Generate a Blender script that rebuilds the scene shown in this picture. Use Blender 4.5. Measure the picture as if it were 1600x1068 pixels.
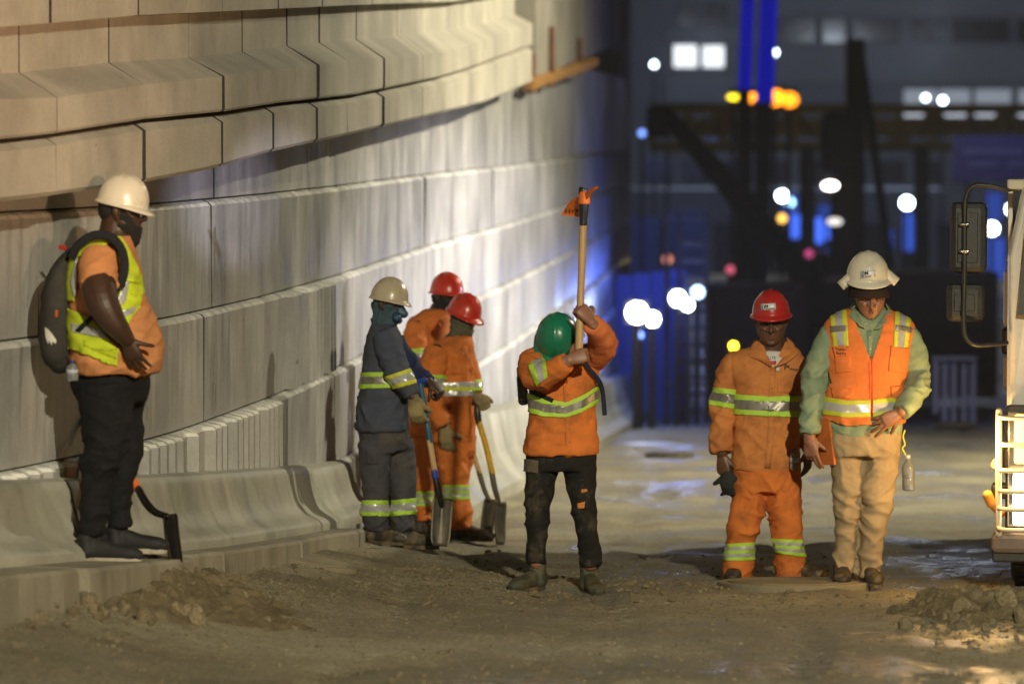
import bpy, bmesh, math, random
import numpy as np
from mathutils import Vector, Matrix
from mathutils.bvhtree import BVHTree
random.seed(7); RNG = np.random.RandomState(11)
SC = bpy.context.scene; COL = SC.collection
for _o in list(bpy.data.objects): bpy.data.objects.remove(_o)

# ------------------------------------------------------------------ camera, sky, lights
F = 6667.0                      # focal length in photo pixels (150 mm on 36 mm)
CZ = 2.75                       # camera height over the ground where the men stand
PITCH = math.atan(334.0 / F)    # looks slightly down the ramp
cd = bpy.data.cameras.new('camera'); cam = bpy.data.objects.new('camera', cd); COL.objects.link(cam)
cd.lens = 150.0; cd.sensor_width = 36.0; cd.clip_start = 0.5; cd.clip_end = 2000
cam.location = (0, 0, CZ); cam.rotation_euler = (math.pi/2 - PITCH, 0, 0)
cd.dof.use_dof = True; cd.dof.focus_distance = 23.7; cd.dof.aperture_fstop = 2.3; cd.dof.aperture_blades = 0
SC.camera = cam
w = bpy.data.worlds.new('World'); SC.world = w; w.use_nodes = True
_nt = w.node_tree; _bg = _nt.nodes['Background']
_sky = _nt.nodes.new('ShaderNodeTexSky'); _sky.sky_type = 'NISHITA'; _sky.sun_disc = False
_sky.sun_elevation = math.radians(-4); _sky.sun_rotation = math.radians(200)
_nt.links.new(_sky.outputs[0], _bg.inputs[0]); _bg.inputs[1].default_value = 0.05
SC.view_settings.view_transform = 'Standard'; SC.view_settings.look = 'None'
SC.view_settings.exposure = 0.0; SC.view_settings.gamma = 1.0; SC.view_settings.use_curve_mapping = False
SC.cycles.use_denoising = True
SC.cycles.max_bounces = 6; SC.cycles.diffuse_bounces = 3; SC.cycles.glossy_bounces = 3
SC.cycles.sample_clamp_indirect = 4.0; SC.cycles.caustics_reflective = False; SC.cycles.caustics_refractive = False

def spot(name, loc, tgt, power, col, ang, blend=0.5, size=0.15):
    l = bpy.data.lights.new(name, 'SPOT'); l.energy = power; l.color = col
    l.spot_size = math.radians(ang); l.spot_blend = blend; l.shadow_soft_size = size
    o = bpy.data.objects.new(name, l); COL.objects.link(o); o.location = loc
    o.rotation_euler = (Vector(tgt) - Vector(loc)).to_track_quat('-Z', 'Y').to_euler()
    return o
def point(name, loc, power, col, size=0.2):
    l = bpy.data.lights.new(name, 'POINT'); l.energy = power; l.color = col; l.shadow_soft_size = size
    o = bpy.data.objects.new(name, l); COL.objects.link(o); o.location = loc; return o
# work-light towers of the site, standing beside and behind the photographer, and one further down the ramp; plus an added cool spot
WARM = (1.0, 0.70, 0.36); GREENISH = (1.0, 0.91, 0.66); COOL = (0.87, 0.83, 1.0)
spot('site_light_near', (3.2, 4.0, CZ+5.0), (0.8, 21.5, -0.1), 13500, GREENISH, 42, 1.0, 0.12)
spot('site_light_mid', (15.0, 40.0, CZ+9.5), (-0.2, 42, -0.5), 26000, GREENISH, 112, 1.0, 0.12)
spot('site_light_orange', (2.2, 12.5, CZ+0.2), (-2.7, 21.0, CZ+0.95), 2100, (1.0, 0.60, 0.33), 26, 0.9, 0.08)
spot('site_light_low', (2.4, 13.0, CZ-1.5), (-2.4, 22.0, CZ+0.2), 160, (1.0, 0.40, 0.12), 50, 0.9, 0.08)
_c = spot('site_light_cool', (20.0, 38.0, CZ+1.0), (-0.2, 42.0, CZ-1.55), 25000, COOL, 11.0, 1.0, 0.10); _c.scale = (8.5, 1, 1)
_cn = spot('added_cool_near', (8.5, 20.5, CZ+0.6), (-1.7, 24.8, CZ-0.42), 2200, (0.80, 0.76, 1.0), 5, 0.8, 0.05); _cn.scale = (4.5, 1, 1)  # extra lamp, added to put the violet light on the near wall

# ------------------------------------------------------------------ pixel rays -> points of the place
_cp, _sp = math.cos(PITCH), math.sin(PITCH)
CAMP = Vector((0, 0, CZ))
def ray(px, py):
    rx = (px-800.0)/F; ry = -(py-534.0)/F
    d = Vector((rx, _cp + ry*_sp, -_sp + ry*_cp)); return d / d.y
def W(px, py, Y): return CAMP + ray(px, py)*Y

# ------------------------------------------------------------------ numpy helpers
def sstep(a, b, x):
    t = np.clip((np.asarray(x, float)-a)/(b-a), 0, 1); return t*t*(3-2*t)
_perm = RNG.permutation(256); _perm = np.concatenate([_perm, _perm, _perm])
_g = RNG.normal(size=(256, 3)); _g /= np.linalg.norm(_g, axis=1)[:, None]
def pn(p):
    p = np.asarray(p, float); i = np.floor(p).astype(int); f = p - i
    u = f*f*f*(f*(f*6-15)+10); i &= 255; r = 0
    for dx in (0, 1):
        for dy in (0, 1):
            for dz in (0, 1):
                h = _perm[_perm[_perm[(i[:, 0]+dx) & 255] + ((i[:, 1]+dy) & 255)] + ((i[:, 2]+dz) & 255)]
                d = (f - np.array([dx, dy, dz])); v = (_g[h]*d).sum(1)
                wgt = (u[:, 0] if dx else 1-u[:, 0])*(u[:, 1] if dy else 1-u[:, 1])*(u[:, 2] if dz else 1-u[:, 2])
                r = r + wgt*v
    return r*1.5
def fbm(p, o=4):
    a, s, r = 1.0, 1.0, 0
    for k in range(o): r = r + a*pn(np.asarray(p)*s + 17.3*k); a *= .5; s *= 2.03
    return r

# ------------------------------------------------------------------ ground and wall plan
_wp = np.array([(-6.0, 9.0), (-4.4, 13.6), (-3.15, 17.8), (-2.46, 20.3), (-2.15, 21.4), (-1.87, 22.8), (-1.55, 25.6), (-1.24, 29.3),
                (-.77, 36.8), (-.15, 44.5), (.86, 59), (1.72, 72), (3.0, 86)])
def _smooth_plan():
    yy = np.linspace(9, 86, 1541); xx = np.interp(yy, _wp[:, 1], _wp[:, 0])
    k = np.exp(-np.linspace(-2.5, 2.5, 51)**2); k /= k.sum()
    xp = np.concatenate([xx[0]-(xx[1]-xx[0])*np.arange(25, 0, -1), xx, xx[-1]+(xx[-1]-xx[-2])*np.arange(1, 26)])
    xx = np.convolve(xp, k, 'valid')
    s = np.concatenate([[0], np.cumsum(np.hypot(np.diff(xx), np.diff(yy)))])
    return xx, yy, s
PX_, PY_, PS_ = _smooth_plan()
_tx = np.gradient(PX_, PS_); _ty = np.gradient(PY_, PS_)
def plan(s, off):
    x = np.interp(s, PS_, PX_); y = np.interp(s, PS_, PY_); tx = np.interp(s, PS_, _tx); ty = np.interp(s, PS_, _ty)
    return x + ty*off, y - tx*off
def s_at_px(px, off):
    x, y = plan(PS_, off); return float(np.interp(px, x/y*F+800, PS_))
def s_at_y(y): return float(np.interp(y, PY_, PS_))
def wallx(Y): return np.interp(Y, PY_, PX_)
def gz(X, Y):
    X = np.asarray(X, float); Y = np.asarray(Y, float)
    z = CZ - (1.5 + .046*np.minimum(Y, 90))
    d = X - wallx(Y)
    z = z + .26*np.exp(-np.maximum(d, 0)**2/1.1)*(1-sstep(24, 31, Y))
    return z
def ground_hit(px, py, lift=0.0):
    """depth at which a photo pixel meets the ground"""
    lo, hi = 10.0, 120.0
    for _ in range(50):
        m = (lo+hi)/2; p = W(px, py, m)
        if p.z > float(gz(p.x, p.y))+lift: lo = m
        else: hi = m
    return (lo+hi)/2

# ------------------------------------------------------------------ object helpers
def tag(o, label=None, cat=None, group=None, kind=None):
    if label: o['label'] = label
    if cat: o['category'] = cat
    if group: o['group'] = group
    if kind: o['kind'] = kind
    return o
def empty(name, loc, label, cat, group=None):
    o = bpy.data.objects.new(name, None); COL.objects.link(o); o.location = loc; o.empty_display_size = .1
    return tag(o, label, cat, group)
def link(name, me, mats=None, parent=None):
    o = bpy.data.objects.new(name, me); COL.objects.link(o)
    if mats is not None:
        for m in (mats if isinstance(mats, (list, tuple)) else [mats]): me.materials.append(m)
    if parent is not None: o.parent = parent
    return o
def mesh_np(name, v, f, smooth=True):
    me = bpy.data.meshes.new(name); me.from_pydata([tuple(map(float, a)) for a in v], [], [tuple(map(int, q)) for q in f]); me.update()
    if smooth: me.polygons.foreach_set('use_smooth', [True]*len(me.polygons))
    return me
def bm_obj(name, bm, mats, parent=None, smooth=False):
    me = bpy.data.meshes.new(name); bmesh.ops.recalc_face_normals(bm, faces=bm.faces); bm.to_mesh(me); bm.free()
    if smooth: me.polygons.foreach_set('use_smooth', [True]*len(me.polygons))
    return link(name, me, mats, parent)
def add_box(bm, x0, x1, y0, y1, z0, z1, M=None, bevel=0.0):
    r = bmesh.ops.create_cube(bm, size=1.0)
    for v in r['verts']:
        v.co = Vector(((x0+x1)/2 + v.co.x*(x1-x0), (y0+y1)/2 + v.co.y*(y1-y0), (z0+z1)/2 + v.co.z*(z1-z0)))
    if bevel > 0:
        es = list({e for v in r['verts'] for e in v.link_edges})
        b = bmesh.ops.bevel(bm, geom=es, offset=bevel, segments=2, profile=.5, affect='EDGES')
        vs = [v for v in b['verts']]
        vs = list({v for f in b['faces'] for v in f.verts} | set(vs))
    else: vs = r['verts']
    if M is not None:
        for v in vs: v.co = M @ v.co
    return vs
def box(name, x0, x1, y0, y1, z0, z1, m, parent=None, bevel=0.0, M=None):
    bm = bmesh.new(); add_box(bm, x0, x1, y0, y1, z0, z1, M, bevel); return bm_obj(name, bm, m, parent)
def pxbox(name, px0, px1, py0, py1, Y, depth, m, parent=None, bevel=0.0):
    a = W(px0, py1, Y); b = W(px1, py0, Y)
    return box(name, a.x, b.x, Y, Y+depth, a.z, b.z, m, parent, bevel)
def loc_off(o, root):   # make a mesh built in world coordinates a child of a root that stands elsewhere
    o.parent = root; o.matrix_parent_inverse = Matrix.Translation(-root.location); return o

# ------------------------------------------------------------------ tubes (lofts)
def catmull(P, n):
    P = np.asarray(P, float); 
    if len(P) < 3:
        t = np.linspace(0, 1, n*(len(P)-1)+1)[:, None]; return P[0]*(1-t)+P[1]*t
    Q = np.vstack([2*P[0]-P[1], P, 2*P[-1]-P[-2]]); out = []
    for i in range(1, len(Q)-2):
        p0, p1, p2, p3 = Q[i-1], Q[i], Q[i+1], Q[i+2]
        for k in range(n):
            t = k/n
            out.append(.5*((2*p1)+(-p0+p2)*t+(2*p0-5*p1+4*p2-p3)*t*t+(-p0+3*p1-3*p2+p3)*t**3))
    out.append(P[-1]); return np.array(out)
def tube(P, ru, rv, n=18, ref=(0, 1, 0), power=2.0, cap='round', sub=4, tan=None):
    P = np.asarray(P, float); A = np.column_stack([P, ru, rv]); A = catmull(A, sub)
    P, ru, rv = A[:, :3], np.maximum(A[:, 3], .001), np.maximum(A[:, 4], .001)
    t = np.gradient(P, axis=0); t /= np.linalg.norm(t, axis=1)[:, None]+1e-9
    if tan is not None: t[:] = tan
    th = np.linspace(0, 2*np.pi, n, endpoint=False)
    cx = np.sign(np.cos(th))*np.abs(np.cos(th))**(2/power); cy = np.sign(np.sin(th))*np.abs(np.sin(th))**(2/power)
    ref = np.asarray(ref, float); rings = []; up = None
    def ring(c, u, v, a, b): return c + np.outer(cx*a, u) + np.outer(cy*b, v)
    us = []
    for i in range(len(P)):
        u = np.cross(ref, t[i]); l = np.linalg.norm(u)
        if up is not None and (l < .35): u = up - t[i]*np.dot(up, t[i])
        elif l < 1e-3: u = np.cross([1, 0, 0.1], t[i])
        u /= np.linalg.norm(u)+1e-9
        if up is not None and np.dot(u, up) < 0: u = -u
        up = u; us.append((u, np.cross(t[i], u)))
    if cap == 'round':
        for k in (.97, .8, .45)[::-1]:
            h = math.sqrt(1-k*k)*min(ru[0], rv[0])*.9
            rings.append(ring(P[0]-t[0]*h, *us[0], ru[0]*k, rv[0]*k))
    for i in range(len(P)): rings.append(ring(P[i], *us[i], ru[i], rv[i]))
    if cap == 'round':
        for k in (.97, .8, .45):
            h = math.sqrt(1-k*k)*min(ru[-1], rv[-1])*.9
            rings.append(ring(P[-1]+t[-1]*h, *us[-1], ru[-1]*k, rv[-1]*k))
    V = np.vstack(rings); m = len(rings); Fc = []
    for i in range(m-1):
        for j in range(n):
            a = i*n+j; b = i*n+(j+1) % n; Fc.append((a, b, b+n, a+n))
    V = np.vstack([V, rings[0].mean(0), rings[-1].mean(0)]); c0, c1 = m*n, m*n+1
    for j in range(n):
        Fc.append((c0, (j+1) % n, j)); Fc.append((c1, (m-1)*n+j, (m-1)*n+(j+1) % n))
    return V, Fc
def join(parts):
    V, Fc, o = [], [], 0
    for v, f in parts:
        V.append(v); Fc += [tuple(i+o for i in q) for q in f]; o += len(v)
    return np.vstack(V), Fc
def remesh(parts, voxel, smooth=2, decim=None):
    v, f = join(parts); me = mesh_np('t', v, f); o = bpy.data.objects.new('t', me); COL.objects.link(o)
    m = o.modifiers.new('r', 'REMESH'); m.mode = 'VOXEL'; m.voxel_size = voxel; m.use_smooth_shade = True
    if smooth:
        s = o.modifiers.new('s', 'SMOOTH'); s.factor = .5; s.iterations = smooth
    if decim:
        d = o.modifiers.new('d', 'DECIMATE'); d.ratio = decim
    dg = bpy.context.evaluated_depsgraph_get(); dg.update()
    r = bpy.data.meshes.new_from_object(o.evaluated_get(dg)); bpy.data.objects.remove(o); bpy.data.meshes.remove(me)
    r.polygons.foreach_set('use_smooth', [True]*len(r.polygons)); return r
def getv(me):
    a = np.empty(len(me.vertices)*3); me.vertices.foreach_get('co', a); return a.reshape(-1, 3)
def getn(me):
    a = np.empty(len(me.vertices)*3); me.vertices.foreach_get('normal', a); return a.reshape(-1, 3)
def setv(me, v): me.vertices.foreach_set('co', np.ascontiguousarray(v, float).ravel()); me.update()

# ------------------------------------------------------------------ materials
def _n(nt, t, **k):
    n = nt.nodes.new(t)
    for a, b in k.items(): setattr(n, a, b)
    return n
def mat(name, col, rough=.6, metal=0.0, var=.25, vscale=4.0, stretch=(1, 1, 1), bump=.2, bscale=60.0, bdist=.004, coat=0.0, spec=.5,
        dirt=None, dirt_scale=3.0, dirt_lo=.52, dirt_hi=.68, emit=None, estr=0.0, rvar=.15, sub=0.0, objvar=0.0, crease=0.0):
    m = bpy.data.materials.new(name); m.use_nodes = True; nt = m.node_tree; b = nt.nodes['Principled BSDF']; L = nt.links.new
    tc = _n(nt, 'ShaderNodeTexCoord'); mp = _n(nt, 'ShaderNodeMapping'); mp.inputs['Scale'].default_value = stretch
    L(tc.outputs['Object'], mp.inputs[0])
    n1 = _n(nt, 'ShaderNodeTexNoise'); n1.inputs['Scale'].default_value = vscale; n1.inputs['Detail'].default_value = 6; n1.inputs['Roughness'].default_value = .62
    L(mp.outputs[0], n1.inputs[0])
    mr = _n(nt, 'ShaderNodeMapRange'); mr.inputs[1].default_value = .25; mr.inputs[2].default_value = .75
    mr.inputs[3].default_value = 1-var; mr.inputs[4].default_value = 1+var*.8; L(n1.outputs[0], mr.inputs[0])
    mx = _n(nt, 'ShaderNodeMix', data_type='RGBA', blend_type='MULTIPLY'); mx.inputs[0].default_value = 1; mx.inputs[6].default_value = (*col, 1)
    L(mr.outputs[0], mx.inputs[7]); cur = mx.outputs[2]
    if objvar:
        oi = _n(nt, 'ShaderNodeObjectInfo'); m2 = _n(nt, 'ShaderNodeMapRange'); m2.inputs[3].default_value = 1-objvar; m2.inputs[4].default_value = 1+objvar
        L(oi.outputs['Random'], m2.inputs[0]); x2 = _n(nt, 'ShaderNodeMix', data_type='RGBA', blend_type='MULTIPLY'); x2.inputs[0].default_value = 1
        L(cur, x2.inputs[6]); L(m2.outputs[0], x2.inputs[7]); cur = x2.outputs[2]
    if dirt is not None:
        n2 = _n(nt, 'ShaderNodeTexNoise'); n2.inputs['Scale'].default_value = dirt_scale; n2.inputs['Detail'].default_value = 8; n2.inputs['Roughness'].default_value = .7
        L(mp.outputs[0], n2.inputs[0]); m3 = _n(nt, 'ShaderNodeMapRange'); m3.inputs[1].default_value = dirt_lo; m3.inputs[2].default_value = dirt_hi
        L(n2.outputs[0], m3.inputs[0]); x3 = _n(nt, 'ShaderNodeMix', data_type='RGBA'); L(m3.outputs[0], x3.inputs[0]); L(cur, x3.inputs[6]); x3.inputs[7].default_value = (*dirt, 1); cur = x3.outputs[2]
    L(cur, b.inputs['Base Color'])
    rr = _n(nt, 'ShaderNodeMapRange'); rr.inputs[3].default_value = max(0.02, rough-rvar); rr.inputs[4].default_value = min(1, rough+rvar); L(n1.outputs[0], rr.inputs[0]); L(rr.outputs[0], b.inputs['Roughness'])
    b.inputs['Metallic'].default_value = metal; b.inputs['Coat Weight'].default_value = coat; b.inputs['Specular IOR Level'].default_value = spec
    if sub: b.inputs['Subsurface Weight'].default_value = sub; b.inputs['Subsurface Radius'].default_value = (.01, .004, .002)
    if bump:
        n4 = _n(nt, 'ShaderNodeTexNoise'); n4.inputs['Scale'].default_value = bscale; n4.inputs['Detail'].default_value = 4; L(tc.outputs['Object'], n4.inputs[0])
        bp = _n(nt, 'ShaderNodeBump'); bp.inputs['Strength'].default_value = bump; bp.inputs['Distance'].default_value = bdist
        L(n4.outputs[0], bp.inputs['Height']); L(bp.outputs[0], b.inputs['Normal'])
        if crease:
            mp2 = _n(nt, 'ShaderNodeMapping'); mp2.inputs['Rotation'].default_value = (0, .5, 0); mp2.inputs['Scale'].default_value = (1, 1, 2.1); L(tc.outputs['Object'], mp2.inputs[0])
            n5 = _n(nt, 'ShaderNodeTexNoise'); n5.noise_type = 'RIDGED_MULTIFRACTAL'; n5.inputs['Scale'].default_value = 7.5; n5.inputs['Detail'].default_value = 2.5; n5.inputs['Distortion'].default_value = .35; L(mp2.outputs[0], n5.inputs[0])
            b2 = _n(nt, 'ShaderNodeBump'); b2.inputs['Strength'].default_value = crease; b2.inputs['Distance'].default_value = .010; L(n5.outputs[0], b2.inputs['Height']); L(bp.outputs[0], b2.inputs['Normal']); L(b2.outputs[0], b.inputs['Normal'])
    if emit is not None:
        b.inputs['Emission Color'].default_value = (*emit, 1); b.inputs['Emission Strength'].default_value = estr
    return m
def glow(name, col, s): return mat(name, (.02, .02, .02), .4, var=0, bump=0, emit=col, estr=s)
# ================================================================== SETTING
def concrete(name, col, streak=.35, rough=.75, patch=(.22, .20, .15), objvar=.07, wet=0.0):
    m = bpy.data.materials.new(name); m.use_nodes = True; nt = m.node_tree; b = nt.nodes['Principled BSDF']; L = nt.links.new
    tc = _n(nt, 'ShaderNodeTexCoord')
    def noise(scale, stretch, det=6, rg=.6):
        mp = _n(nt, 'ShaderNodeMapping'); mp.inputs['Scale'].default_value = stretch; L(tc.outputs['Object'], mp.inputs[0])
        n = _n(nt, 'ShaderNodeTexNoise'); n.inputs['Scale'].default_value = scale; n.inputs['Detail'].default_value = det; n.inputs['Roughness'].default_value = rg
        L(mp.outputs[0], n.inputs[0]); return n.outputs[0]
    def rng(x, a, b_, c, d):
        r = _n(nt, 'ShaderNodeMapRange'); 
        for i, q in enumerate((a, b_, c, d)): r.inputs[i+1].default_value = q
        L(x, r.inputs[0]); return r.outputs[0]
    def mul(a, v):
        x = _n(nt, 'ShaderNodeMix', data_type='RGBA', blend_type='MULTIPLY'); x.inputs[0].default_value = 1
        if isinstance(a, tuple): x.inputs[6].default_value = (*a, 1)
        else: L(a, x.inputs[6])
        L(v, x.inputs[7]); return x.outputs[2]
    def mixc(a, colr, fac):
        x = _n(nt, 'ShaderNodeMix', data_type='RGBA'); L(fac, x.inputs[0]); L(a, x.inputs[6]); x.inputs[7].default_value = (*colr, 1); return x.outputs[2]
    big = noise(.9, (1, 1, 1), 5); st = noise(1.9, (1.2, 1.2, .42), 8, .72); fine = noise(60, (1, 1, 1), 4, .7); st2 = noise(4.5, (1, 1, .2), 7, .75)
    c = mul(col, rng(big, .32, .68, .68, 1.2)); c = mul(c, rng(st, .3, .72, 1-streak, 1.12)); c = mul(c, rng(fine, .3, .7, .9, 1.08))
    c = mixc(c, patch, rng(st2, .55, .85, 0, .30))
    sp = noise(22, (1, 1, .45), 2, .5); c = mixc(c, (.035, .03, .022), rng(sp, .735, .78, 0, .8))
    oi = _n(nt, 'ShaderNodeObjectInfo'); c = mul(c, rng(oi.outputs['Random'], 0, 1, 1-objvar, 1+objvar))
    L(c, b.inputs['Base Color']); L(rng(st, .3, .7, rough-.22-wet, rough+.12), b.inputs['Roughness'])
    bp = _n(nt, 'ShaderNodeBump'); bp.inputs['Strength'].default_value = .45; bp.inputs['Distance'].default_value = .012
    ad = _n(nt, 'ShaderNodeMath', operation='ADD'); L(rng(fine, 0, 1, 0, .35), ad.inputs[0]); L(rng(noise(9, (1, 1, .5), 5, .65), 0, 1, 0, 1), ad.inputs[1])
    L(ad.outputs[0], bp.inputs['Height']); L(bp.outputs[0], b.inputs['Normal'])
    return m
M_wall = concrete('panel_concrete', (.37, .365, .35), .24, .58, objvar=.17, wet=.16)
M_para = concrete('parapet_concrete', (.46, .43, .37), .10, .85, (.30, .27, .21), .05)
M_barr = concrete('barrier_concrete', (.40, .39, .32), .25, .6, (.26, .24, .18), .05, wet=.1)
M_foot = concrete('footing_concrete', (.30, .27, .20), .3, .85, (.15, .13, .09))
M_ledge = concrete('wet_ledge_highlight', (.80, .80, .75), .25, .26, (.4, .39, .35), 0, wet=.1)  # pale colour holds the light that the wet ledges catch
M_joint = mat('dark_joint_face', (.035, .032, .026), .9, var=.4, vscale=12, bump=.4)  # near-black end faces of blocks and panels, so the gaps look dark
def dirtmat():
    m = bpy.data.materials.new('dusty_road'); m.use_nodes = True; nt = m.node_tree; b = nt.nodes['Principled BSDF']; L = nt.links.new
    tc = _n(nt, 'ShaderNodeTexCoord')
    def noise(scale, stretch=(1, 1, 1), det=8, rg=.65):
        mp = _n(nt, 'ShaderNodeMapping'); mp.inputs['Scale'].default_value = stretch; L(tc.outputs['Object'], mp.inputs[0])
        n = _n(nt, 'ShaderNodeTexNoise'); n.inputs['Scale'].default_value = scale; n.inputs['Detail'].default_value = det; n.inputs['Roughness'].default_value = rg
        L(mp.outputs[0], n.inputs[0]); return n.outputs[0]
    def ramp(x, *st):
        r = _n(nt, 'ShaderNodeValToRGB'); e = r.color_ramp.elements
        e[0].position, e[0].color = st[0][0], (*st[0][1], 1); e[1].position, e[1].color = st[-1][0], (*st[-1][1], 1)
        for p, c in st[1:-1]: q = e.new(p); q.color = (*c, 1)
        L(x, r.inputs[0]); return r.outputs[0]
    big = noise(1.0, (.42, .8, 1), 8, .66)
    c = ramp(big, (.3, (.20, .172, .10)), (.42, (.335, .29, .185)), (.58, (.46, .41, .285)), (.78, (.58, .54, .41)))
    fine = noise(38, (1, 1, 1), 6, .75)
    x = _n(nt, 'ShaderNodeMix', data_type='RGBA', blend_type='MULTIPLY'); x.inputs[0].default_value = 1; L(c, x.inputs[6])
    L(ramp(fine, (.3, (.45, .45, .45)), (.72, (1.35, 1.35, 1.35))), x.inputs[7]); c = x.outputs[2]
    # wet, traffic-polished patches on the right of the ramp and some in the foreground
    sep = _n(nt, 'ShaderNodeSeparateXYZ'); L(tc.outputs['Object'], sep.inputs[0])
    mr = _n(nt, 'ShaderNodeMapRange'); L(sep.outputs[0], mr.inputs[0]); mr.inputs[1].default_value = -.6; mr.inputs[2].default_value = 1.4
    wn = noise(1.1, (.8, .5, 1), 7, .66); ad = _n(nt, 'ShaderNodeMath', operation='MULTIPLY_ADD'); L(mr.outputs[0], ad.inputs[0]); ad.inputs[1].default_value = .15; L(wn, ad.inputs[2])
    my = _n(nt, 'ShaderNodeMapRange'); L(sep.outputs[1], my.inputs[0]); my.inputs[1].default_value = 19.6; my.inputs[2].default_value = 18.4
    a2 = _n(nt, 'ShaderNodeMath', operation='MULTIPLY'); L(my.outputs[0], a2.inputs[0]); L(mr.outputs[0], a2.inputs[1])
    a3 = _n(nt, 'ShaderNodeMath', operation='MULTIPLY_ADD'); L(a2.outputs[0], a3.inputs[0]); a3.inputs[1].default_value = .10; L(ad.outputs[0], a3.inputs[2]); ad = a3
    wet = _n(nt, 'ShaderNodeMapRange'); L(ad.outputs[0], wet.inputs[0]); wet.inputs[1].default_value = .56; wet.inputs[2].default_value = .74
    x = _n(nt, 'ShaderNodeMix', data_type='RGBA'); L(wet.outputs[0], x.inputs[0]); L(c, x.inputs[6]); x.inputs[7].default_value = (.20, .185, .145, 1)
    x.inputs[0].default_value = 0; L(x.outputs[2], b.inputs['Base Color'])
    r = _n(nt, 'ShaderNodeMapRange'); L(wet.outputs[0], r.inputs[0]); r.inputs[3].default_value = .9; r.inputs[4].default_value = .27; L(r.outputs[0], b.inputs['Roughness'])
    bp = _n(nt, 'ShaderNodeBump'); bp.inputs['Strength'].default_value = 1.0; bp.inputs['Distance'].default_value = .03
    ad = _n(nt, 'ShaderNodeMath', operation='ADD'); L(fine, ad.inputs[0]); L(noise(9, (1, 1, 1), 6, .7), ad.inputs[1]); L(ad.outputs[0], bp.inputs['Height']); L(bp.outputs[0], b.inputs['Normal'])
    return m
M_road = dirtmat()
M_soil = mat('loose_soil', (.15, .115, .06), .95, var=.5, vscale=14, bump=.9, bscale=70, bdist=.02)
M_stone = mat('broken_concrete', (.25, .20, .12), .9, var=.35, vscale=9, bump=.6, bscale=50, bdist=.01, objvar=.3, dirt=(.14, .11, .06), dirt_scale=5, dirt_lo=.45, dirt_hi=.6)

M_grit = mat('grit', (.17, .14, .085), .9, var=.6, vscale=3, bump=.4, bscale=60, bdist=.008)
# ---- ground: one sheet, fine near the men, coarse to the horizon
def mound(X, Y):
    z = 0
    for (px, py, hx, hy, h) in ((235, 930, .40, .6, .11), (110, 945, .6, .8, .06), (330, 915, .4, .6, .05), (30, 960, .5, .9, .06),
                                (1500, 962, .28, .7, .045), (1590, 962, .4, .8, .06), (1440, 965, .3, .6, .04), (700, 905, 1.0, .8, .03), (1230, 925, .9, .8, .035), (960, 915, .8, .5, .025)):
        p = MC[(px, py)]; d = ((X-p.x)/hx)**2 + ((Y-p.y)/hy)**2
        z = z + h*np.exp(-d*1.4)
    return z
MC = {}
for _q in ((235, 930), (110, 945), (330, 915), (30, 960), (1500, 962), (1590, 962), (1440, 965), (700, 905), (1230, 925), (960, 915)):
    MC[_q] = W(_q[0], _q[1], ground_hit(*_q))
COV = []
for _px, _py, _w in ((465, 872, 196), (1240, 918, 240), (1046, 713, 76)):
    _Y = ground_hit(_px, _py); _p = W(_px, _py, _Y); COV.append((_p.x, _p.y, _w/F*_Y/2))
def ground_z(X, Y, fine=True):
    X = np.asarray(X, float); Y = np.asarray(Y, float); g0 = gz(X, Y); z = _ground(X, Y, fine)
    for cx, cy, R in COV:
        t = sstep(R*1.02, R*1.5, np.hypot(X-cx, Y-cy)); z = (g0-.012)*(1-t) + z*t
    return z
def _ground(X, Y, fine=True):
    z = gz(X, Y)
    near = 1-sstep(34, 60, Y)
    z = z + mound(X, Y)*(1 + .5*fbm(np.column_stack([X*6, Y*6, X*0+3]), 3))
    z = z + near*.018*fbm(np.column_stack([X*1.3, Y*.7, X*0]), 4)
    if fine: z = z + near*(.010*fbm(np.column_stack([X*7, Y*7, X*0+9]), 3))
    # wheel tracks
    for c, k in ((.6, .035), (1.5, .04), (-.5, .035), (.25, .025), (2.1, .03)):
        z = z - k*near*np.exp(-((X-c-.05*(Y-24)-.12*np.sin(Y*.7))/.10)**2)*(.6+.4*np.sin(Y*1.3+c*5))*(1+.35*np.sign(np.sin(Y*26+X*14)))
    return z
def build_ground():
    ys = np.concatenate([np.arange(8, 16, .25), np.arange(16, 26.5, .03), np.arange(26.5, 40, .12), np.arange(40, 90, 1.0), [90, 120, 200, 400, 900]])
    xs = np.concatenate([[-400, -100, -30, -12, -8, -6], np.arange(-5, -3.2, .1), np.arange(-3.2, 3.6, .03), np.arange(3.6, 7, .15), [8, 10, 14, 30, 100, 400]])
    X, Y = np.meshgrid(xs, ys); x = X.ravel(); y = Y.ravel(); z = ground_z(x, y)
    nx, ny = len(xs), len(ys); i = np.arange(nx*(ny-1)).reshape(ny-1, nx)[:, :-1].ravel()
    me = bpy.data.meshes.new('ground'); v = np.column_stack([x, y, z]); f = np.column_stack([i, i+1, i+nx+1, i+nx])
    me.vertices.add(len(v)); me.vertices.foreach_set('co', v.ravel()); me.loops.add(f.size); me.loops.foreach_set('vertex_index', f.ravel().astype(np.int32))
    me.polygons.add(len(f)); me.polygons.foreach_set('loop_start', np.arange(0, f.size, 4, dtype=np.int32)); me.polygons.foreach_set('loop_total', np.full(len(f), 4, np.int32))
    me.update(); me.validate(); me.polygons.foreach_set('use_smooth', [True]*len(me.polygons))
    tag(link('ground', me, M_road), 'dusty dirt covered road ramp running down along the wall', None, kind='structure')
build_ground()

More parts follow.
